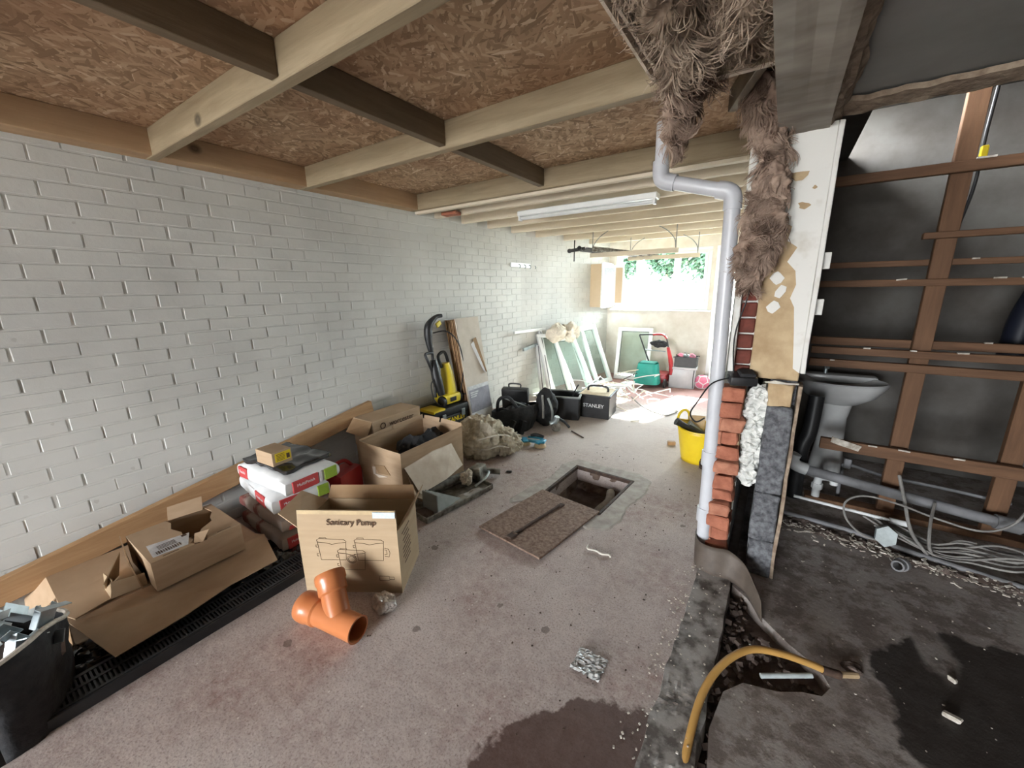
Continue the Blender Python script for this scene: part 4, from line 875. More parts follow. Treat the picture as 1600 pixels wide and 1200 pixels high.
ln([(.428, .215), (.45, .212), (.455, .235), (.45, .255), (.43, .262)]); ln([(.428, .225), (.44, .225), (.44, .25), (.43, .252)])
ln([(.39, .075), (.44, .075), (.44, .10), (.39, .10), (.39, .075)]); ln([(.44, .08), (.465, .08), (.465, .095), (.44, .095)])
part('line_drawing', b, M['ink'], t)
b = B(PB); yx = W_ + .0008
for i in range(9): b.box((yx, .12, .30 - i * .022), (.001, rnd.uniform(.06, .13), .006))
part('side_text', b, M['ink'], t)
part('side_sticker', B(PB).box((.44, .0035, H_ + .085), (.11, .004, .03), Matrix.Rotation(radians(-6), 4, 'X')), pm('blue_sticker', (.45, .55, .65), (.6, .66, .7), 90, .5), t, label='pale blue sticker')
part('tape', B(PB).box((.25, .0085, H_ + .095), (.49, .003, .02), Matrix.Rotation(radians(-6), 4, 'X')), pm('tape', (.5, .38, .22), rough=.3), t)
# orange Y pipe
t = thing('drain_junction', 'orange terracotta-coloured plastic Y-shaped drainage junction on the floor', 'pipe fitting', (-1.53, .80, 0))
A0, A1 = V((-1.70, .745, .068)), V((-1.375, .80, .062)); dA = (A1 - A0).normalized(); mid = A0 + dA * .225
def al(p, d): return Matrix.Translation(p) @ d.to_track_quat('Z', 'X').to_matrix().to_4x4()
part('main_barrel', B(al(A0, dA)).lathe([(.056, .0), (.066, .0), (.069, .012), (.069, .045), (.064, .055), (.064, .10), (.057, .108), (.057, .33), (.059, .335), (.052, .335), (.052, .05), (.056, .0)], None, 36), M['orange'], t, True)
dB = (V((-1.70, .835, .2)) - mid).normalized(); dB = (V((-.60, .25, .62))).normalized()
part('branch', B(al(mid + dB * .0, dB)).lathe([(.052, .0), (.055, .09), (.055, .12), (.063, .128), (.063, .17), (.068, .178), (.068, .205), (.064, .215), (.055, .215), (.052, .12)], None, 36), M['orange'], t, True)
part('seal_ring', B(al(A0 + dA * .012, dA)).lathe([(.057, 0), (.052, .004), (.057, .01)], None, 30), M['rubber'], t, True)
part('seal_ring', B(al(mid + dB * .205, dB)).lathe([(.056, 0), (.051, .004), (.056, .01)], None, 30), M['rubber'], t, True)
b = B(); b.blob((-1.43, .985, .03), (.06, .045, .035), 4, .02, 18, 2, flat=-.028, ridged=True)
single('crumpled_bag', b, pm('milky_film', (.5, .45, .4), (.36, .31, .28), 9, .25, spec=.7), 'crumpled clear plastic bag on the floor behind the orange junction', 'bag', (-1.43, .985, 0))
# big open carton
BC = MX((-2.50, 1.66, 0)); W_, D_, H_ = .45, .64, .41
t = thing('large_carton', 'big worn open carton with torn sides left of the canvas bundle', 'box', (-2.28, 1.98, 0))
part('body', carton(BC, W_, D_, H_), M['card'], t)
def q(pts, th=.005, mt='card', nm='flap'): return part(nm, B(BC).slab(pts, th), M[mt], t)
q([(0, 0, H_), (0, .3, H_), (-.004, .3, H_ + .03), (-.01, .0, H_ + .01)]); q([(0, .32, H_), (0, D_, H_), (-.004, D_, H_ + .035), (-.004, .32, H_ + .03)])
q([(W_, .02, H_), (W_, D_, H_), (W_ + .002, D_, H_ + .012), (W_ + .002, .02, H_ + .004)])
q([(.02, D_, H_), (.2, D_, H_), (.2, D_ + .01, H_ + .035), (.02, D_ + .01, H_ + .03)]); q([(.22, D_, H_), (W_, D_, H_), (W_ - .01, D_ + .01, H_ + .03), (.22, D_ + .01, H_ + .035)])
q([(W_ + .008, .02, .30), (W_ + .008, .30, .33), (W_ + .008, .5, .32), (W_ + .10, .52, .15), (W_ + .13, .3, .13), (W_ + .12, .05, .12)], .004, 'card_white', 'torn_flap')
q([(W_ + .02, .03, .24), (W_ + .12, .0, .12), (W_ + .14, .16, .0), (W_ + .03, .12, .0)], .004, 'card', 'torn_flap')
q([(.15, -.003, .26), (.27, -.003, .28), (.33, -.003, .22), (.2, -.003, .205)], -.003, 'card_in', 'torn_patch'); q([(.14, -.003, .19), (.3, -.003, .20), (.2, -.003, .17)], -.003, 'card_white', 'torn_patch')
q([(.13, -.003, .24), (.17, -.003, .25), (.16, -.003, .19), (.14, -.003, .18)], -.003, 'card_white', 'torn_patch')
b = B(); b.blob((-2.25, 2.05, .30), (.15, .2, .1), 4, .07, 7, 3, ridged=True); single('dark_cloth', b, M['blackfab'], 'dark bundle lying inside the big open carton', 'cloth', (-2.25, 2.05, .2), True)
# closed carton behind
t = thing('closed_carton', 'closed brown carton with printed logo against the wall behind the big open carton', 'box', (-2.73, 2.12, .235)); mm = MX((-2.735, 2.12, .36), .02)
part('body', B(mm).box((0, 0, 0), (.25, .52, .24), bev=.004), M['card'], t)
part('end_flap', B(mm).slab([(-.12, -.26, .115), (.12, -.26, .115), (.11, -.32, .0), (-.12, -.34, .02)], .004), M['card_in'], t)
b = B(mm); b.text('worcester', MX((.1265, .04, .06), radians(90)) @ FACE_F, .065, .0006); cir = [(.1265, -.16 + .024 * cos(a), .062 + .024 * sin(a)) for a in [i * pi / 8 for i in range(17)]]; b.tube(cir, .004, 5, False)
b.text('greenstar', MX((.1265, .02, -.02), radians(90)) @ FACE_F, .045, .0006); part('lettering', b, M['ink'], t)
t = thing('lower_carton', 'shadowed brown carton underneath the closed printed carton', 'box', (-2.73, 2.14, 0)); part('body', B(MX((-2.73, 2.14, .118), -.02)).box((0, 0, 0), (.26, .54, .232), bev=.004), M['card'], t); part('tape', B(MX((-2.73, 2.14, .118), -.02)).box((.131, 0, .0), (.001, .05, .22)), M['card_in'], t)
# canvas bundle
t = thing('canvas_bundle', 'crumpled cream canvas dust sheet bundle on the floor right of the big carton', 'sheet', (-2.13, 2.76, 0))
b = B(); b.blob((-2.2, 2.72, .15), (.22, .22, .19), 6, .06, 6.5, 6, flat=-.148, ridged=True); b.blob((-2.05, 2.86, .09), (.17, .15, .12), 6, .055, 9, 9, flat=-.088, ridged=True)
part('sheet', b, M['canvas'], t, 70)
part('drawcord', B().tube([(-2.06, 2.52, .22), (-1.99, 2.6, .24), (-1.97, 2.72, .22), (-1.93, 2.82, .18), (-1.88, 2.86, .08)], .006, 6), M['string'], t, True)
part('drawcord', B().tube([(-2.1, 2.5, .14), (-2.0, 2.56, .13), (-1.94, 2.66, .14), (-1.9, 2.76, .1)], .006, 6), M['string'], t, True)
# metal tray with tools
t = thing('tile_cutter', 'dirty grey metal wet tile cutter tray lying on the floor by the large carton', 'tile cutter', (-1.85, 1.95, 0)); mm = MX((-1.86, 1.93, 0), radians(90 - 8))
b = B(mm); b.box((0, 0, .008), (.62, .26, .006)); 
for (c, d) in (((0, -.13, .02), (.62, .012, .04)), ((0, .13, .02), (.62, .012, .04)), ((-.31, 0, .02), (.012, .26, .04)), ((.31, 0, .02), (.012, .26, .04))): b.box(c, d, bev=.003)
part('tray', b, M['dirtymetal'], t); b = B(mm); b.slab([(-.20, -.10, .015), (.04, -.08, .015), (-.2, .03, .145)], .004); part('guide_plate', b, M['greymetal'], t)
part('guide_plate', B(mm).box((-.21, -.04, .08), (.012, .14, .14), MX((0, 0, 0), .15), bev=.002), M['greymetal'], t)
part('slurry', B(mm).blob((.1, -.08, .012), (.17, .045, .012), 3, .012, 15, 3), M['concpatch'], t); part('slurry', B(mm).blob((-.25, -.02, .012), (.05, .07, .014), 3, .012, 15, 8), M['mud'], t)
b = B(); b.tube([(-2.0, 1.85, .06), (-1.95, 2.1, .07), (-1.93, 2.3, .06)], .03, 12); b.tube([(-1.86, 2.36, .05), (-1.76, 2.42, .04)], .024, 12)
part('motor_housing', b, M['dirtymetal'], t, True)
b = B(mm); b.box((.33, .05, .08), (.12, .09, .10), MX((0, 0, 0), .3), bev=.01, jit=.01, sub=3)
part('bracket', b, M['dirtymetal'], t); part('handle', B(mm).tube([(.2, -.05, .04), (.3, -.06, .07), (.38, -.02, .08), (.4, .04, .05)], .009, 8), M['steel'], t, True)
part('rag', B().blob((-1.86, 2.12, .09), (.04, .05, .05), 4, .03, 18, 7, ridged=True), M['cloth'], t)
# toolbox
t = thing('toolbox', 'black toolbox with yellow lid panel and STANLEY lettering under the pressure washer', 'toolbox', (-2.76, 2.86, 0)); TB = MX((-2.765, 2.84, 0), -.05)
part('base', B(TB).box((0, 0, .135), (.25, .48, .27), bev=.015), M['black'], t, True); part('lid', B(TB).box((0, 0, .312), (.26, .49, .085), bev=.02), M['black'], t, True)
part('yellow_top', B(TB).box((.02, -.17, .345), (.215, .16, .03), bev=.01), M['yellow'], t, True)
part('top_handle', B(TB).box((0, .12, .358), (.05, .2, .012), bev=.006), M['black'], t)
for y in (-.12, .15):
    part('latch', B(TB).box((.131, y, .265), (.014, .05, .07), bev=.004), M['steel'], t)
b = B(TB); b.text('STANLEY', MX((.127, .04, .218), radians(90)) @ FACE_F, .068, .001, .0015); part('lettering', b, M['ylabel'], t)
# pressure washer on top
t = thing('pressure_washer', 'yellow and black pressure washer with lance standing on the toolbox', 'pressure washer', (-2.77, 2.86, .36)); z0 = .352
wx, wy = -2.76, 2.90
part('base', B().box((wx, wy, z0 + .07), (.19, .22, .10), bev=.03), M['wyellow'], t, True)
part('body', B().tube([(wx - .01, wy + .03, z0 + .08), (wx - .02, wy + .04, z0 + .2), (wx - .03, wy + .04, z0 + .33), (wx - .04, wy + .03, z0 + .42)], [.085, .075, .06, .045], 18), M['wyellow'], t, True)
part('front_panel', B().box((wx + .10, wy - .02, z0 + .07), (.01, .09, .045), bev=.004), M['black'], t)
for dy in (-.12, .12): part('wheel', B(MX((wx + .04, wy + dy, z0 + .055), 0, radians(90))).lathe([(.0, -.02), (.045, -.02), (.055, -.012), (.055, .012), (.045, .02), (.0, .02)], None, 24), M['black'], t, True)
part('carry_handle', B().tube([(wx - .04, wy - .02, z0 + .38), (wx - .05, wy - .05, z0 + .5), (wx - .05, wy + .04, z0 + .53), (wx - .04, wy + .08, z0 + .42)], .016, 10), M['black'], t, True)
part('hose_holder', B().tube([(wx + .02, wy - .10, z0 + .12), (wx + .0, wy - .13, z0 + .26), (wx - .02, wy - .14, z0 + .4), (wx - .03, wy - .14, z0 + .48)], [.035, .05, .045, .03], 12), M['black'], t, True)
part('lance', B().tube([(wx - .02, wy - .15, z0 + .1), (wx - .05, wy - .13, z0 + .6)], .014, 10, False), M['black'], t, True)
g = part('spray_gun', B().tube([(wx - .05, wy - .15, z0 + .56), (wx - .06, wy - .16, z0 + .72), (wx - .06, wy - .14, z0 + .82), (wx - .05, wy - .05, z0 + .89), (wx - .04, wy + .02, z0 + .9)], [.022, .04, .038, .022, .018], 12), M['black'], t, True)
part('trigger', B().box((wx - .05, wy - .02, z0 + .82), (.02, .07, .05), MX((0, 0, 0), 0, .5), bev=.006), M['wyellow'], g)
part('second_grip', B().tube([(wx - .02, wy - .17, z0 + .36), (wx + 0, wy - .24, z0 + .48), (wx - .02, wy - .25, z0 + .55), (wx - .03, wy - .15, z0 + .55)], .014, 10), M['black'], t, True)
part('high_pressure_hose', B().tube([(wx - .05, wy - .1, z0 + .74), (wx, wy + .05, z0 + .74), (wx + .05, wy + .16, z0 + .6), (wx + .07, wy + .19, z0 + .35), (wx + .06, wy + .14, z0 + .1), (wx + .1, wy + .2, z0 + .05), (wx + .12, wy + .26, -.25 + z0)], .007, 8), M['black'], t, True)
part('power_cord', B().tube([(wx, wy - .16, z0 + .3), (wx + .02, wy - .24, z0 + .25), (wx + .03, wy - .22, z0 + .1), (wx + .06, wy - .16, z0 + .02), (wx + .1, wy - .1, z0 + .01)], .006, 8), M['black'], t, True)
# leaning stack of sheets
t = thing('sheet_stack', 'stack of brown boards leaning on the wall behind the pressure washer', 'boards', (-2.72, 3.28, 0))
for k in range(8):
    xo = k * .016; yo = rnd.uniform(-.012, .012)
    b = B(); b.slab([(-2.71 + xo, 3.08 + yo, .002), (-2.71 + xo, 3.44, .002), (-2.90 + xo, 3.42, 1.19 + rnd.uniform(-.01, .01)), (-2.90 + xo, 3.07 + yo, 1.19)], .011); part('board', b, M['brown_board'], t)
b = B(); b.slab([(-2.575, 3.07, .002), (-2.575, 3.45, .002), (-2.768, 3.44, 1.21), (-2.768, 3.07, 1.21)], .012); fb = part('front_board', b, M['board'], t, label='pale front board')
def onb(y0, y1, z0_, z1_, th, xo): 
    f = lambda z: -2.575 - .193 * z / 1.21
    return B().slab([(f(z0_) + xo, y0, z0_), (f(z0_) + xo, y1, z0_), (f(z1_) + xo, y1, z1_), (f(z1_) + xo, y0, z1_)], th)
part('printed_sheet', onb(3.08, 3.44, .04, .50, .002, .014), M['pale'], t); part('poster_panel', onb(3.09, 3.43, .22, .46, .002, .0165), M['poster'], t)
b = B()
for k in range(3): onb_ = onb(3.11, 3.11 + .13 - .02 * k, .425 - .022 * k, .437 - .022 * k, .0015, .0185); part('print_line', onb_, M['pale'], t)
for k in range(6): part('print_line', onb(3.10 + .05 * k, 3.135 + .05 * k, .07, .15 - .02 * (k % 3), .0015, .0165), M['poster'], t)
b = B(); f = lambda z: -2.575 - .193 * z / 1.21
b.slab([(f(.9) + .014, 3.27, .98), (f(.9) + .016, 3.33, 1.0), (f(.6) + .014, 3.43, .6), (f(.6) + .05, 3.40, .62)], .003); part('torn_patch', b, M['card_in'], t)
b = B(); b.slab([(f(.95) + .015, 3.25, .93), (f(.95) + .03, 3.28, .96), (f(.6) + .03, 3.41, .60), (f(.62) + .02, 3.38, .63)], .004); part('torn_edge', b, M['bag'], t)
# black tool bag
t = thing('tool_bag', 'open black fabric tool bag slumped on the floor beside the wall', 'bag', (-2.25, 3.5, 0))
def tb(u, v):
    a = 2 * pi * u; r = 1 + .07 * noise.noise(V((cos(a) * 3, sin(a) * 3, v * 4))) + .1 * sin(2 * a) * v; k = .9 + .25 * sin(pi * v * .7)
    return (-2.3 + .19 * r * k * cos(a), 3.48 + .26 * r * k * sin(a), .002 + .24 * v + .05 * v * sin(a + 2))
part('bag_body', B().grid(tb, 48, 14), M['blackfab'], t, True, solid=.006)
part('contents', B().blob((-2.3, 3.5, .16), (.16, .21, .08), 4, .06, 9, 3, ridged=True), M['blackfab'], t)
part('strap', B().tube([(-2.42, 3.3, .2), (-2.36, 3.25, .36), (-2.26, 3.28, .40), (-2.2, 3.35, .28), (-2.16, 3.4, .15)], .018, 8), M['blackfab'], t, True)
part('carry_bar', B().tube([(-2.32, 3.3, .38), (-2.16, 3.52, .24)], .011, 8, False), M['greymetal'], t, True, label='grey carry bar')
part('side_pocket', B(MX((-2.13, 3.32, .09), -.6, -.3)).box((0, 0, 0), (.13, .05, .15), bev=.012), M['blackfab'], t, True)
t = thing('drill_case', 'black plastic tool case standing behind the tool bag', 'case', (-2.45, 3.74, 0)); part('shell', B(MX((-2.48, 3.76, .19), .3, .15)).box((0, 0, 0), (.32, .10, .37), bev=.02), M['black'], t, True)
part('handle', B(MX((-2.48, 3.74, .38), .3)).tube([(-.07, 0, 0), (-.06, 0, .04), (.06, 0, .04), (.07, 0, 0)], .01, 8), M['black'], t, True)
t = thing('backpack', 'black rucksack with grey straps leaning beside the open tool bag', 'backpack', (-2.05, 3.72, 0))
part('pack', B().blob((-2.07, 3.74, .2), (.11, .12, .21), 4, .05, 7, 8, flat=-.198), M['blackfab'], t, True)
part('strap', B().tube([(-1.99, 3.65, .34), (-1.93, 3.64, .2), (-1.95, 3.66, .04)], .013, 8), M['greymetal'], t, True); part('strap', B().tube([(-2.05, 3.63, .37), (-2.02, 3.6, .24), (-2.02, 3.6, .12)], .012, 8), M['cable'], t, True)
t = thing('power_tool', 'grey and silver power tool on the floor in front of the rucksack', 'power tool', (-1.87, 3.62, 0))
part('body', B().tube([(-1.93, 3.6, .07), (-1.88, 3.62, .1), (-1.86, 3.62, .16)], [.03, .035, .028], 12), M['steel'], t, True); part('blade_guard', B(MX((-1.86, 3.6, .05), .5, radians(75))).lathe([(0, -.006), (.05, -.006), (.055, 0), (.05, .006), (0, .006)], None, 20), M['dirtymetal'], t, True)
part('grip', B().tube([(-1.86, 3.62, .15), (-1.8, 3.68, .09), (-1.75, 3.7, .03)], .014, 8), M['black'], t, True)
t = thing('notebook', 'flat dark folder leaning on the front of the tool bag', 'folder', (-2.2, 3.2, 0)); part('cover', B(MX((-2.22, 3.22, .09), -.5, -.5)).box((0, 0, 0), (.17, .02, .19), bev=.004), pm('folder', (.03, .03, .03), rough=.5), t); part('tag', B(MX((-2.215, 3.208, .09), -.5, -.5)).box((0, -.003, 0), (.05, .018, .025)), M['grey_pipe'], t)
# blue tool
t = thing('suction_lifter', 'blue plastic double suction lifter with cream pads on the open floor', 'lifter', (-1.86, 3.14, 0)); mm = MX((-1.86, 3.13, 0), .25)
for x in (-.09, .07): part('suction_pad', B(mm @ Matrix.Translation((x, -.02 if x > 0 else 0, .02))).lathe([(0, .018), (.045, .018), (.058, .0), (.06, -.012), (0, -.014)], None, 24), M['creamp'], t, True)
b = B(mm); b.box((-.01, 0, .045), (.25, .05, .022), bev=.008); b.box((-.09, 0, .05), (.06, .12, .018), MX((0, 0, 0), .4), bev=.008); b.box((.07, 0, .05), (.06, .13, .018), MX((0, 0, 0), -.4), bev=.008); b.box((.0, .06, .06), (.16, .03, .02), bev=.008)
part('frame', b, M['blue'], t, True); part('grip', B(mm).tube([(-.05, .07, .07), (.0, .08, .085), (.08, .07, .07)], .017, 10), M['black'], t, True)
# black crates
def crate(name, label, loc, rz, dims, lettering=None, handle=False):
    t = thing(name, label, 'crate', loc); mm = MX(loc, rz); w_, d_, h_ = dims; b = B(mm)
    for (c, s) in (((0, -d_ / 2, h_ / 2), (w_, .012, h_)), ((0, d_ / 2, h_ / 2), (w_, .012, h_)), ((-w_ / 2, 0, h_ / 2), (.012, d_, h_)), ((w_ / 2, 0, h_ / 2), (.012, d_, h_)), ((0, 0, .006), (w_, d_, .012))): b.box(c, s, bev=.003)
    part('tub', b, M['black'], t); b = B(mm)
    for (c, s) in (((0, -d_ / 2 - .006, h_), (w_ + .04, .025, .02)), ((0, d_ / 2 + .006, h_), (w_ + .04, .025, .02)), ((-w_ / 2 - .006, 0, h_), (.025, d_ + .02, .02)), ((w_ / 2 + .006, 0, h_), (.025, d_ + .02, .02))): b.box(c, s, bev=.004)
    part('rim', b, M['greymetal'] if not lettering else M['black'], t)
    if handle:
        part('handle', B(mm).tube([(-.12, 0, h_), (-.1, 0, h_ + .07), (.1, 0, h_ + .07), (.12, 0, h_)], .013, 8), M['black'], t, True)
        part('lid', B(mm).box((0, 0, h_ + .005), (w_ - .01, d_ - .01, .02), bev=.006), M['creamp'], t, label='pale lid')  # lid shares the pale cream of the pads
    if lettering: part('lettering', B(mm).text(lettering, MX((0, -d_ / 2 - .0075, h_ * .55)) @ FACE_F, .06, .001, .001), M['white'], t)
    return t, mm
crate('open_crate', 'open black plastic crate in front of the leaning window frames', (-2.08, 4.12, 0), .30, (.48, .3, .27))
crate('lidded_tool_crate', 'black tool crate with lettering, lid and carry handle right of the open crate', (-1.72, 4.42, 0), .12, (.36, .38, .27), 'STANLEY', True)
single('crowbar', B().tube([(-1.98, 4.05, .02), (-1.9, 4.12, .3), (-1.86, 4.16, .4)], .009, 6), M['black'], 'thin dark bar sticking up out of the open black crate', 'bar', (-1.98, 4.05, 0), True)
# --- leaning window frames
def leaning(name, label, p0, p1, h, lean, fw=.06, th=.055, mull=(), glassm='tint', topz=None):
    """frame whose foot runs p0->p1 and whose head leans by vector lean"""
    p0, p1 = V((*p0, .0)), V((*p1, .0)); u = (p1 - p0).normalized(); W_ = (p1 - p0).length; upv = (V((lean[0], lean[1], 0)) + V((0, 0, math.sqrt(max(h * h - lean[0] ** 2 - lean[1] ** 2, .01))))).normalized(); n = u.cross(upv).normalized()
    t = thing(name, label, 'window frame', (p0 + p1) / 2)
    mm = Matrix(((u.x, n.x, upv.x, p0.x), (u.y, n.y, upv.y, p0.y), (u.z, n.z, upv.z, p0.z), (0, 0, 0, 1)))
    for (c, s, nm) in (((W_ / 2, 0, fw / 2), (W_, th, fw), 'bottom_rail'), ((W_ / 2, 0, h - fw / 2), (W_, th, fw), 'top_rail'), ((fw / 2, 0, h / 2), (fw, th, h - 2 * fw), 'side_rail'), ((W_ - fw / 2, 0, h / 2), (fw, th, h - 2 * fw), 'side_rail')):
        part(nm, B(mm).box(c, s, bev=.006), M['upvc'], t)
    for x in mull: part('mullion', B(mm).box((x, 0, h / 2), (fw, th * .9, h - 2 * fw), bev=.005), M['upvc'], t)
    part('pane', B(mm).box((W_ / 2, 0, h / 2), (W_ - 2 * fw + .01, .01, h - 2 * fw + .01)), M[glassm], t)
    part('gasket', B(mm).box((W_ / 2, -th / 2 - .001, fw + .004), (W_ - 2 * fw, .003, .008)).box((W_ / 2, -th / 2 - .001, h - fw - .004), (W_ - 2 * fw, .003, .008)).box((fw + .004, -th / 2 - .001, h / 2), (.008, .003, h - 2 * fw)).box((W_ - fw - .004, -th / 2 - .001, h / 2), (.008, .003, h - 2 * fw)), M['grey_pipe'], t)
    return t
leaning('window_frame', 'tallest white window frame with centre mullion leaning on the brick wall nearest the far corner', (-2.27, 5.42), (-2.19, 6.2), .97, (-.34, 0), .07, mull=(.33,))
leaning('window_frame', 'white framed pane leaning in front of the tall frame behind the lidded tool crate', (-2.30, 5.02), (-2.13, 5.38), .90, (-.42, .1), .05)
leaning('window_frame', 'white framed pane leaning behind the open black crate under the cloth', (-2.52, 4.80), (-2.33, 5.02), .93, (-.34, .08), .05)
for k, (p, q_, l) in enumerate((((-2.66, 4.73, .0), (-2.86, 4.92, .70), 'leftmost white plastic frame bar leaning upright on the brick wall'), ((-2.52, 4.72, .0), (-2.86, 4.98, .90), 'broad white frame bar leaning steeply left of the cloth'))):
    d = V(q_) - V(p); b = B(al(V(p), d.normalized())); b.box((0, 0, d.length / 2), (.075, .055, d.length), bev=.006)
    t = thing('frame_bar', l, 'frame bar', p); part('profile', b, M['upvc'], t); part('groove', B(al(V(p), d.normalized())).box((0, .0285, d.length / 2), (.012, .003, d.length * .96)).box((.0385, 0, d.length / 2), (.003, .012, d.length * .96)), M['grey_pipe'], t)
single('white_batten', B().box((-2.85, 4.85, .93), (.03, 1.1, .035), MX((0, 0, 0), 0, -.03), bev=.003), M['upvc'], 'white strip resting horizontally across the tops of the leaning frames', 'strip', (-2.85, 4.85, .9))
single('spirit_level', B().box((-2.87, 4.85, .71), (.03, .6, .045), MX((0, 0, 0), 0, .08), bev=.003), M['steel'], 'dark and silver bar poking out left behind the leaning frames', 'bar', (-2.87, 4.85, .7))
single('frame_strip', B().box((-1.95, 5.6, .03), (.09, 1.1, .045), MX((0, 0, 0), -.15), bev=.005), M['upvc'], 'white plastic profile lying on the floor below the leaning frames', 'strip', (-1.95, 5.6, 0))
t = thing('cloth_bundle', 'bunched cream cloth draped over the top of the leaning window frames', 'cloth', (-2.7, 5.3, .8))
b = B(); b.blob((-2.66, 5.12, .87), (.12, .18, .12), 5, .05, 6, 4, ridged=True); b.blob((-2.58, 5.42, .86), (.12, .2, .13), 5, .06, 6, 12, ridged=True); part('cloth', b, M['cloth'], t, 70)
leaning('mirror_frame', 'white framed glass pane leaning on the back wall left of the lawnmower', (-2.22, 6.38), (-1.68, 6.48), .86, (.0, .16), .06)
# --- rods
q = random.Random(5)
for k in range(46):
    c = V((-1.68 + q.gauss(0, .19), 5.15 + q.gauss(0, .28), .03 + abs(q.gauss(0, .08)) + .12 * max(0, 1 - k / 40))); a = q.uniform(0, pi); l = q.uniform(.18, .42); d = V((cos(a), sin(a), q.uniform(-.25, .35))) * l
    p0, p1 = c - d / 2, c + d / 2; p0.z = max(p0.z, .012); p1.z = max(p1.z, .012); e = p1 + V((q.uniform(-.08, .08), q.uniform(-.08, .08), -min(.05, p1.z - .01)))
    single('plastic_rod', B().tube([p0, (p0 + p1) / 2 + V((0, 0, .01)), p1, e], .0085 if k % 3 else .006, 6, False), M['cloth'] if k % 4 == 0 else M['white'], 'bent cream rod in the tangled heap in front of the leaning frames', 'rod', p0, True, group='heap of bent cream rods')
single('hooked_rod', B().tube([(-1.55, 5.2, .05), (-1.3, 4.9, .02), (-1.02, 4.72, .012), (-.93, 4.85, .012), (-.9, 4.95, .02), (-.94, 4.93, .02)], .008, 6), M['cable'], 'long hooked rod reaching right from the heap into the sunlit patch', 'rod', (-1.3, 4.9, 0), True)
single('bent_rod', B().tube([(-1.6, 4.75, .02), (-1.35, 4.6, .012), (-1.2, 4.42, .012), (-1.27, 4.3, .012)], .007, 6), M['cloth'], 'bent rod lying nearest the viewer on the floor before the heap', 'rod', (-1.35, 4.6, 0), True)
single('dark_stick', B().tube([(-1.78, 5.55, .2), (-1.62, 5.4, .3), (-1.52, 5.3, .36)], .007, 6), M['black'], 'thin dark stick crossing above the rod heap', 'stick', (-1.7, 5.45, .1), True)
# --- lawnmower
t = thing('lawnmower', 'red lawnmower with teal grass box and folding handle by the back wall', 'lawnmower', (-1.5, 6.1, 0))
b = B(); b.slab([(-1.75, 5.93, .12), (-1.42, 5.93, .12), (-1.40, 6.15, .10), (-1.77, 6.15, .10)], .02)
def gb(u, v):
    a = 2 * pi * u; sx = .19 - .05 * v; sy = .15 - .04 * v; e = 4; ca, sa = cos(a), sin(a); k = (abs(ca) ** e + abs(sa) ** e) ** (-1 / e)
    return (-1.57 + sx * k * ca, 6.02 + sy * k * sa + .03 * v, .08 + .3 * v)
b = B(); b.grid(gb, 40, 8); b.slab([(-1.68, 5.96, .382), (-1.46, 5.96, .382), (-1.46, 6.14, .382), (-1.68, 6.14, .382)], .012)
part('grass_box', b, M['teal'], t, True, label='teal grass box'); part('grass_box_rim', B().tube([gb(i / 40, .45) for i in range(41)], .008, 6), M['teal'], t, True)
part('deck', B().box((-1.50, 6.32, .13), (.36, .36, .14), bev=.04), M['red'], t, True)
for (x, y) in ((-1.33, 6.12), (-1.75, 6.2), (-1.32, 6.45)): part('wheel', B(MX((x, y, .07), 0, 0, radians(90))).lathe([(0, -.02), (.05, -.02), (.07, -.012), (.07, .012), (.05, .02), (0, .02)], None, 22), M['black'], t, True)
part('handle', B().tube([(-1.60, 6.2, .36), (-1.74, 6.15, .74), (-1.72, 6.14, .79), (-1.44, 6.14, .80), (-1.36, 6.15, .77), (-1.30, 6.2, .40), (-1.28, 6.25, .12)], .011, 10, steps=3), M['black'], t, True)
part('cross_bar', B().tube([(-1.66, 6.17, .56), (-1.36, 6.17, .55)], .009, 8, False), M['steel'], t, True)
part('lower_arm', B().tube([(-1.33, 6.16, .62), (-1.28, 6.18, .40), (-1.27, 6.2, .2)], [.022, .034, .022], 8), M['red'], t, True); part('switch_bar', B().tube([(-1.55, 6.13, .8), (-1.42, 6.13, .81), (-1.35, 6.14, .75)], .016, 8), M['red'], t, True)
single('work_gloves', B().blob((-1.47, 6.22, .66), (.13, .04, .06), 4, .03, 10, 5), M['blackfab'], 'dark rag bundle hanging in the lawnmower handle', 'rag', (-1.47, 6.2, .6), True)
# --- storage box, tub, ball
t = thing('storage_box', 'translucent grey plastic storage box on the floor by the back wall', 'box', (-1.14, 6.3, 0)); mm = MX((-1.13, 6.36, 0), .12)
b = B(mm); b.box((0, 0, .15), (.36, .30, .30), bev=.02); part('body', b, M['greyclear'], t, True); part('lid', B(mm).box((0, 0, .31), (.40, .34, .035), bev=.01), M['greyclear'], t, True); part('rib', B(mm).tube([(.16, -.155, .29), (.155, -.158, .15), (.16, -.155, .02)], .006, 6), M['black'], t, True)
t = thing('black_tub', 'black tub of small tools on top of the grey storage box', 'tub', (-1.1, 6.33, .33)); mm = MX((-1.09, 6.34, .33), .05); b = B(mm)
for (c, s, r) in (((0, -.1, .07), (.30, .01, .14), 0), ((0, .1, .07), (.30, .01, .14), 0), ((-.15, 0, .07), (.01, .2, .14), 0), ((.15, 0, .07), (.01, .2, .14), 0), ((0, 0, .006), (.3, .2, .012), 0)): b.box(c, s)
b.box((0, -.11, .14), (.34, .02, .015), bev=.003); b.box((0, .11, .14), (.34, .02, .015), bev=.003); part('tub_body', b, M['black'], t)
for k, (dx, mt, l) in enumerate(((-.08, 'pink', 'reddish object at the left of the black tub'), (.07, 'pink', 'reddish object at the right of the black tub'), (0.0, 'steel', 'pale canister in the middle of the black tub'))):
    single('small_tool', B(mm).blob((dx, 0, .15), (.055, .05, .04), 3, .02, 14, k), M[mt], l, 'tool', mm @ V((dx, 0, .1)), True)
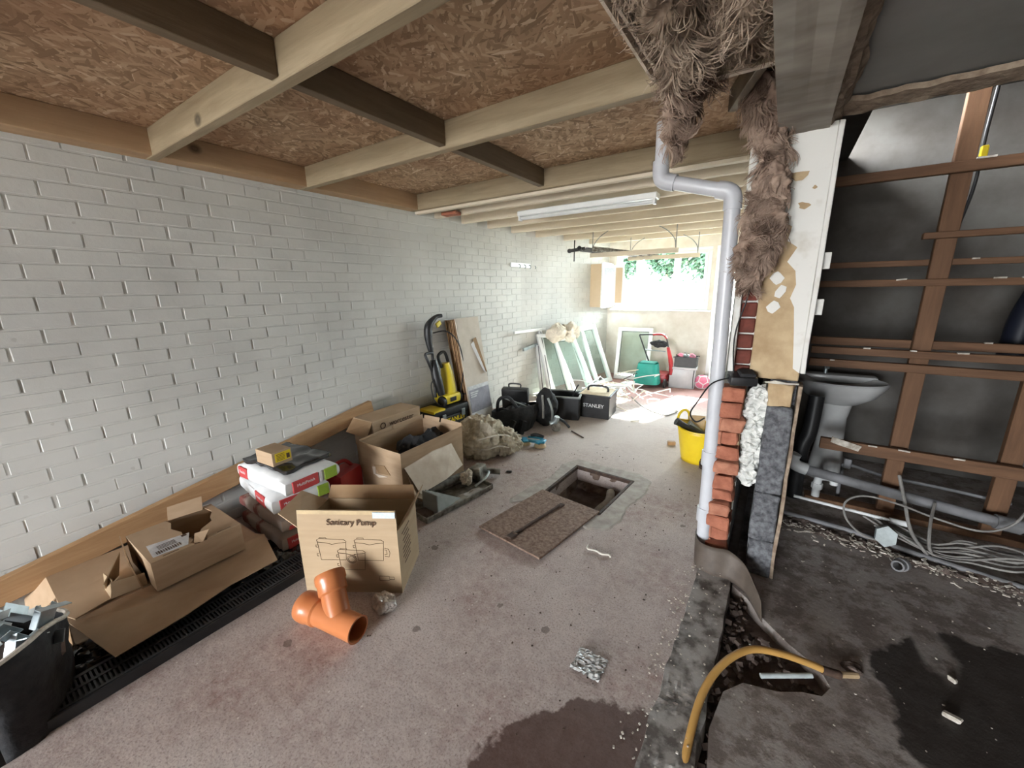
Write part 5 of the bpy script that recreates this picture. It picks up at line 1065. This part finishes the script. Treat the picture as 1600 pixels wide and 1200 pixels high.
single('thin_handle', B(mm).tube([(.02, -.05, .17), (-.03, -.06, .22)], .007, 6, False).tube([(-.02, -.06, .215), (.15, -.08, .15)], .005, 6, False), M['cable'], 'thin tool handle resting across the black tub', 'handle', mm @ V((0, 0, .18)), True)
t = thing('football', 'pink and white patterned ball on the floor by the back wall', 'ball', (-.84, 6.32, 0)); r = .105; ce_ = V((-.85, 6.36, r))
b = B(); b.blob(ce_, (r, r, r), 4, 0, 1, 0); part('ball_skin', b, M['pink'], t, True)
ico = bmesh.new(); bmesh.ops.create_icosphere(ico, subdivisions=1, radius=1); b = B()
for f in ico.faces:
    c1 = f.calc_center_median().normalized()
    for e in f.edges:
        for g_ in e.link_faces:
            if g_.index > f.index or g_ is f: 
                c2 = g_.calc_center_median().normalized()
                if g_ is not f: b.tube([ce_ + (c1.lerp(c2, k / 4)).normalized() * r * 1.005 for k in range(5)], .007, 5, False)
ico.faces.index_update(); ico.free(); part('seam_lines', b, M['bag'], t, True, label='white seam lines')
# --- yellow trug
t = thing('yellow_trug', 'yellow flexible rubber tub bucket standing beside the white pipe', 'bucket', (-.47, 3.66, 0)); tc = V((-.46, 3.62, 0))
def tr(u, v):
    a = 2 * pi * u; r = .135 + .055 * v; h = .30 + .035 * abs(cos(a)) ** 6; return tc + V((r * cos(a), r * sin(a), h * v))
b = B(); b.grid(tr, 48, 10); b.poly([(tc.x + .133 * cos(a), tc.y + .133 * sin(a)) for a in [i * pi / 12 for i in range(24)]], .0, .006)
part('tub', b, M['yellow'], t, True, solid=.006); part('rim', B().tube([tr(i / 48, 1) for i in range(49)], .009, 6, False), M['yellow'], t, True)
for s in (-1, 1):
    ang = (2.6 if s < 0 else -.54); d = V((cos(ang), sin(ang), 0)); n = V((-d.y, d.x, 0)); bs = tc + d * .185
    part('handle', B().tube([bs + n * .075 + V((0, 0, .30)), bs + n * .06 + V((0, 0, .375)), bs + V((0, 0, .41)), bs - n * .06 + V((0, 0, .375)), bs - n * .075 + V((0, 0, .30))], .011, 8), M['yellow'], t, True)
for k, (p0, p1, r, mt, l) in enumerate((((-.64, 3.50, .36), (-.42, 3.62, .22), .026, 'black', 'thick black tool handle resting over the left rim of the yellow bucket'), ((-.55, 3.60, .33), (-.40, 3.70, .2), .018, 'greymetal', 'grey tool lying inside the yellow bucket'))):
    single('hand_tool', B().tube([p0, V(p0).lerp(V(p1), .15), p1], [r * 1.3, r, r * .8], 10, False), M[mt], l, 'tool', p1, True)
single('paper_packet', B().box((-.50, 3.70, .30), (.13, .03, .15), MX((0, 0, 0), .3, -.5), bev=.004, sub=2, jit=.006), M['tan'], 'tan paper packet stuck inside the yellow bucket', 'packet', (-.5, 3.7, .2))
b = B()
for k in range(7): b.tube([(-.36 + .055 * cos(a), 3.42 + .02 * sin(a) + k * .006, .06 + .055 * sin(a + k * .4)) for a in [i * pi / 8 for i in range(17)]], .0035, 5, False)
single('wire_coil', b, M['rustdark'], 'rusty coil of thin wire on the floor at the foot of the yellow bucket', 'wire', (-.36, 3.42, 0), True)
single('wood_offcut', B().box((-.73, 3.85, .018), (.07, .04, .035), MX((0, 0, 0), .4), bev=.002), M['plank'], 'little wood offcut on the floor left of the yellow bucket', 'offcut', (-.73, 3.85, 0))

# ================================================================== FAR BAY FITTINGS
t = thing('tube_light', 'white fluorescent batten light fixed across the underside of the cream joists', 'light', (-1.45, 3.2, 2.17))
part('batten_body', B().box((-1.46, 3.24, 2.156), (1.22, .09, .045), bev=.006).box((-1.9, 3.4, 2.172), (.04, .3, .012)).box((-1.0, 3.4, 2.172), (.04, .3, .012)), M['upvc'], t)
part('tube', B().tube([(-2.04, 3.22, 2.115), (-.88, 3.22, 2.115)], .016, 12, False), M['white'], t, True)
for x in (-2.05, -.87): part('end_holder', B().box((x, 3.22, 2.117), (.02, .045, .045), bev=.003), M['upvc'], t)
t = thing('hook_rail', 'small white hook rail mounted high on the left brick wall', 'hook rail', (-2.9, 4.75, 1.8))
part('rail', B().box((-2.905, 4.75, 1.80), (.02, .85, .055), bev=.003), M['upvc'], t)
for k in range(5): part('hook', B().tube([(-2.895, 4.5 + k * .13, 1.81), (-2.875, 4.5 + k * .13, 1.80), (-2.87, 4.5 + k * .13, 1.775), (-2.885, 4.5 + k * .13, 1.765)], .006, 6), M['steel'], t, True)
# cupboard
t = thing('wall_cupboard', 'open wooden wall cupboard in the far left corner beside the window', 'cupboard', (-2.56, 6.5, 1.2))
cx0, cx1, cy0, cy1, cz0, cz1 = -2.72, -2.44, 6.25, 6.70, 1.2, 1.86
for (c, s, nm) in (((( cx0 + cx1) / 2, cy0, (cz0 + cz1) / 2), (cx1 - cx0, .02, cz1 - cz0), 'side'), (((cx0 + cx1) / 2, cy1, (cz0 + cz1) / 2), (cx1 - cx0, .02, cz1 - cz0), 'side'), (((cx0 + cx1) / 2, (cy0 + cy1) / 2, cz0), (cx1 - cx0, cy1 - cy0, .02), 'base'), (((cx0 + cx1) / 2, (cy0 + cy1) / 2, cz1), (cx1 - cx0, cy1 - cy0, .02), 'top'), ((cx0 + .005, (cy0 + cy1) / 2, (cz0 + cz1) / 2), (.01, cy1 - cy0, cz1 - cz0), 'back'), (((cx0 + cx1) / 2, (cy0 + cy1) / 2, 1.5), (cx1 - cx0, cy1 - cy0, .02), 'shelf')):
    part(nm, B().box(c, s, bev=.002), pm('cupboard_wood', (.6, .47, .32), (.54, .42, .28), 3, .6), t)
part('face_frame', B().box((cx1 + .005, cy0, 1.53), (.02, .05, .70), bev=.003).box((cx1 + .005, cy1, 1.53), (.02, .05, .70), bev=.003).box((cx1 + .005, (cy0 + cy1) / 2, 1.86), (.02, .45, .05)).box((cx1 + .005, (cy0 + cy1) / 2, 1.2), (.02, .45, .05)), M['upvc'], t)
d = B(MX((cx1 + .02, cy0 + .01, 1.53), .25)); d.box((.16, 0, 0), (.32, .018, .62), bev=.003); do = part('door', d, M['upvc'], t); 
part('door_panel', B(MX((cx1 + .02, cy0 + .01, 1.53), .25)).box((.1, -.012, 0), (.16, .006, .54)), pm('bluish_panel', (.55, .62, .68), rough=.2), do)
part('door_panel', B(MX((cx1 + .02, cy0 + .01, 1.53), .25)).box((.245, -.012, 0), (.10, .006, .54)), pm('cupboard_wood', (.6, .47, .32)), do)
# hanging rack + pipes
t = thing('hanging_rack', 'pair of wooden bars hung from the joists on curved metal brackets', 'rack', (-1.5, 5.4, 1.9))
for (y, x0, x1, z) in ((4.95, -2.10, -1.04, 1.90), (6.0, -1.95, -.98, 1.905)):
    part('rack_bar', B().box(((x0 + x1) / 2, y, z), (x1 - x0, .03, .055), bev=.003), M['cream_joist'], t)
    for x, s in ((x0 + .03, 1), (x1 - .03, -1)):
        part('hanger', B().tube([(x, y, z), (x, y, 2.2)], .006, 6, False), M['greymetal'], t, True)
        part('curved_brace', B().tube([(x, y, z + .03), (x + s * .02, y, z + .13), (x + s * .10, y, z + .22), (x + s * .2, y, 2.18)], .006, 6), M['greymetal'], t, True)
for k in range(5):
    x = -2.12 + k * .055 ; z = 1.945 + .02 * (k % 2)
    single('stored_tube', B().tube([(x, 4.7 + .05 * (k % 3), z), (x + .35, 6.25, z - .01)], .014 + .004 * (k % 2), 8, False), M['dirtymetal'] if k > 1 else M['grey_pipe'], ['leftmost', 'second from left', 'middle', 'second from right', 'rightmost'][k] + ' of the long grey tubes stored on the hanging rack', 'tube', (x, 4.7, z), True, group='tubes on the hanging rack')
t = thing('dark_clamp', 'black clamp with thumb screws on the left end of the hanging rack', 'clamp', (-2.2, 4.7, 1.93))
part('body', B().tube([(-2.26, 4.7, 1.95), (-2.08, 4.74, 1.97)], .022, 10, False), M['black'], t, True); part('screw', B().tube([(-2.2, 4.69, 1.82), (-2.2, 4.69, 2.07)], .007, 6, False), M['black'], t, True); part('knob', B().blob((-2.27, 4.7, 1.95), (.03, .03, .028), 2, 0, 1, 0).blob((-2.13, 4.68, 1.97), (.03, .03, .03), 2, 0, 1, 0), M['black'], t, True)
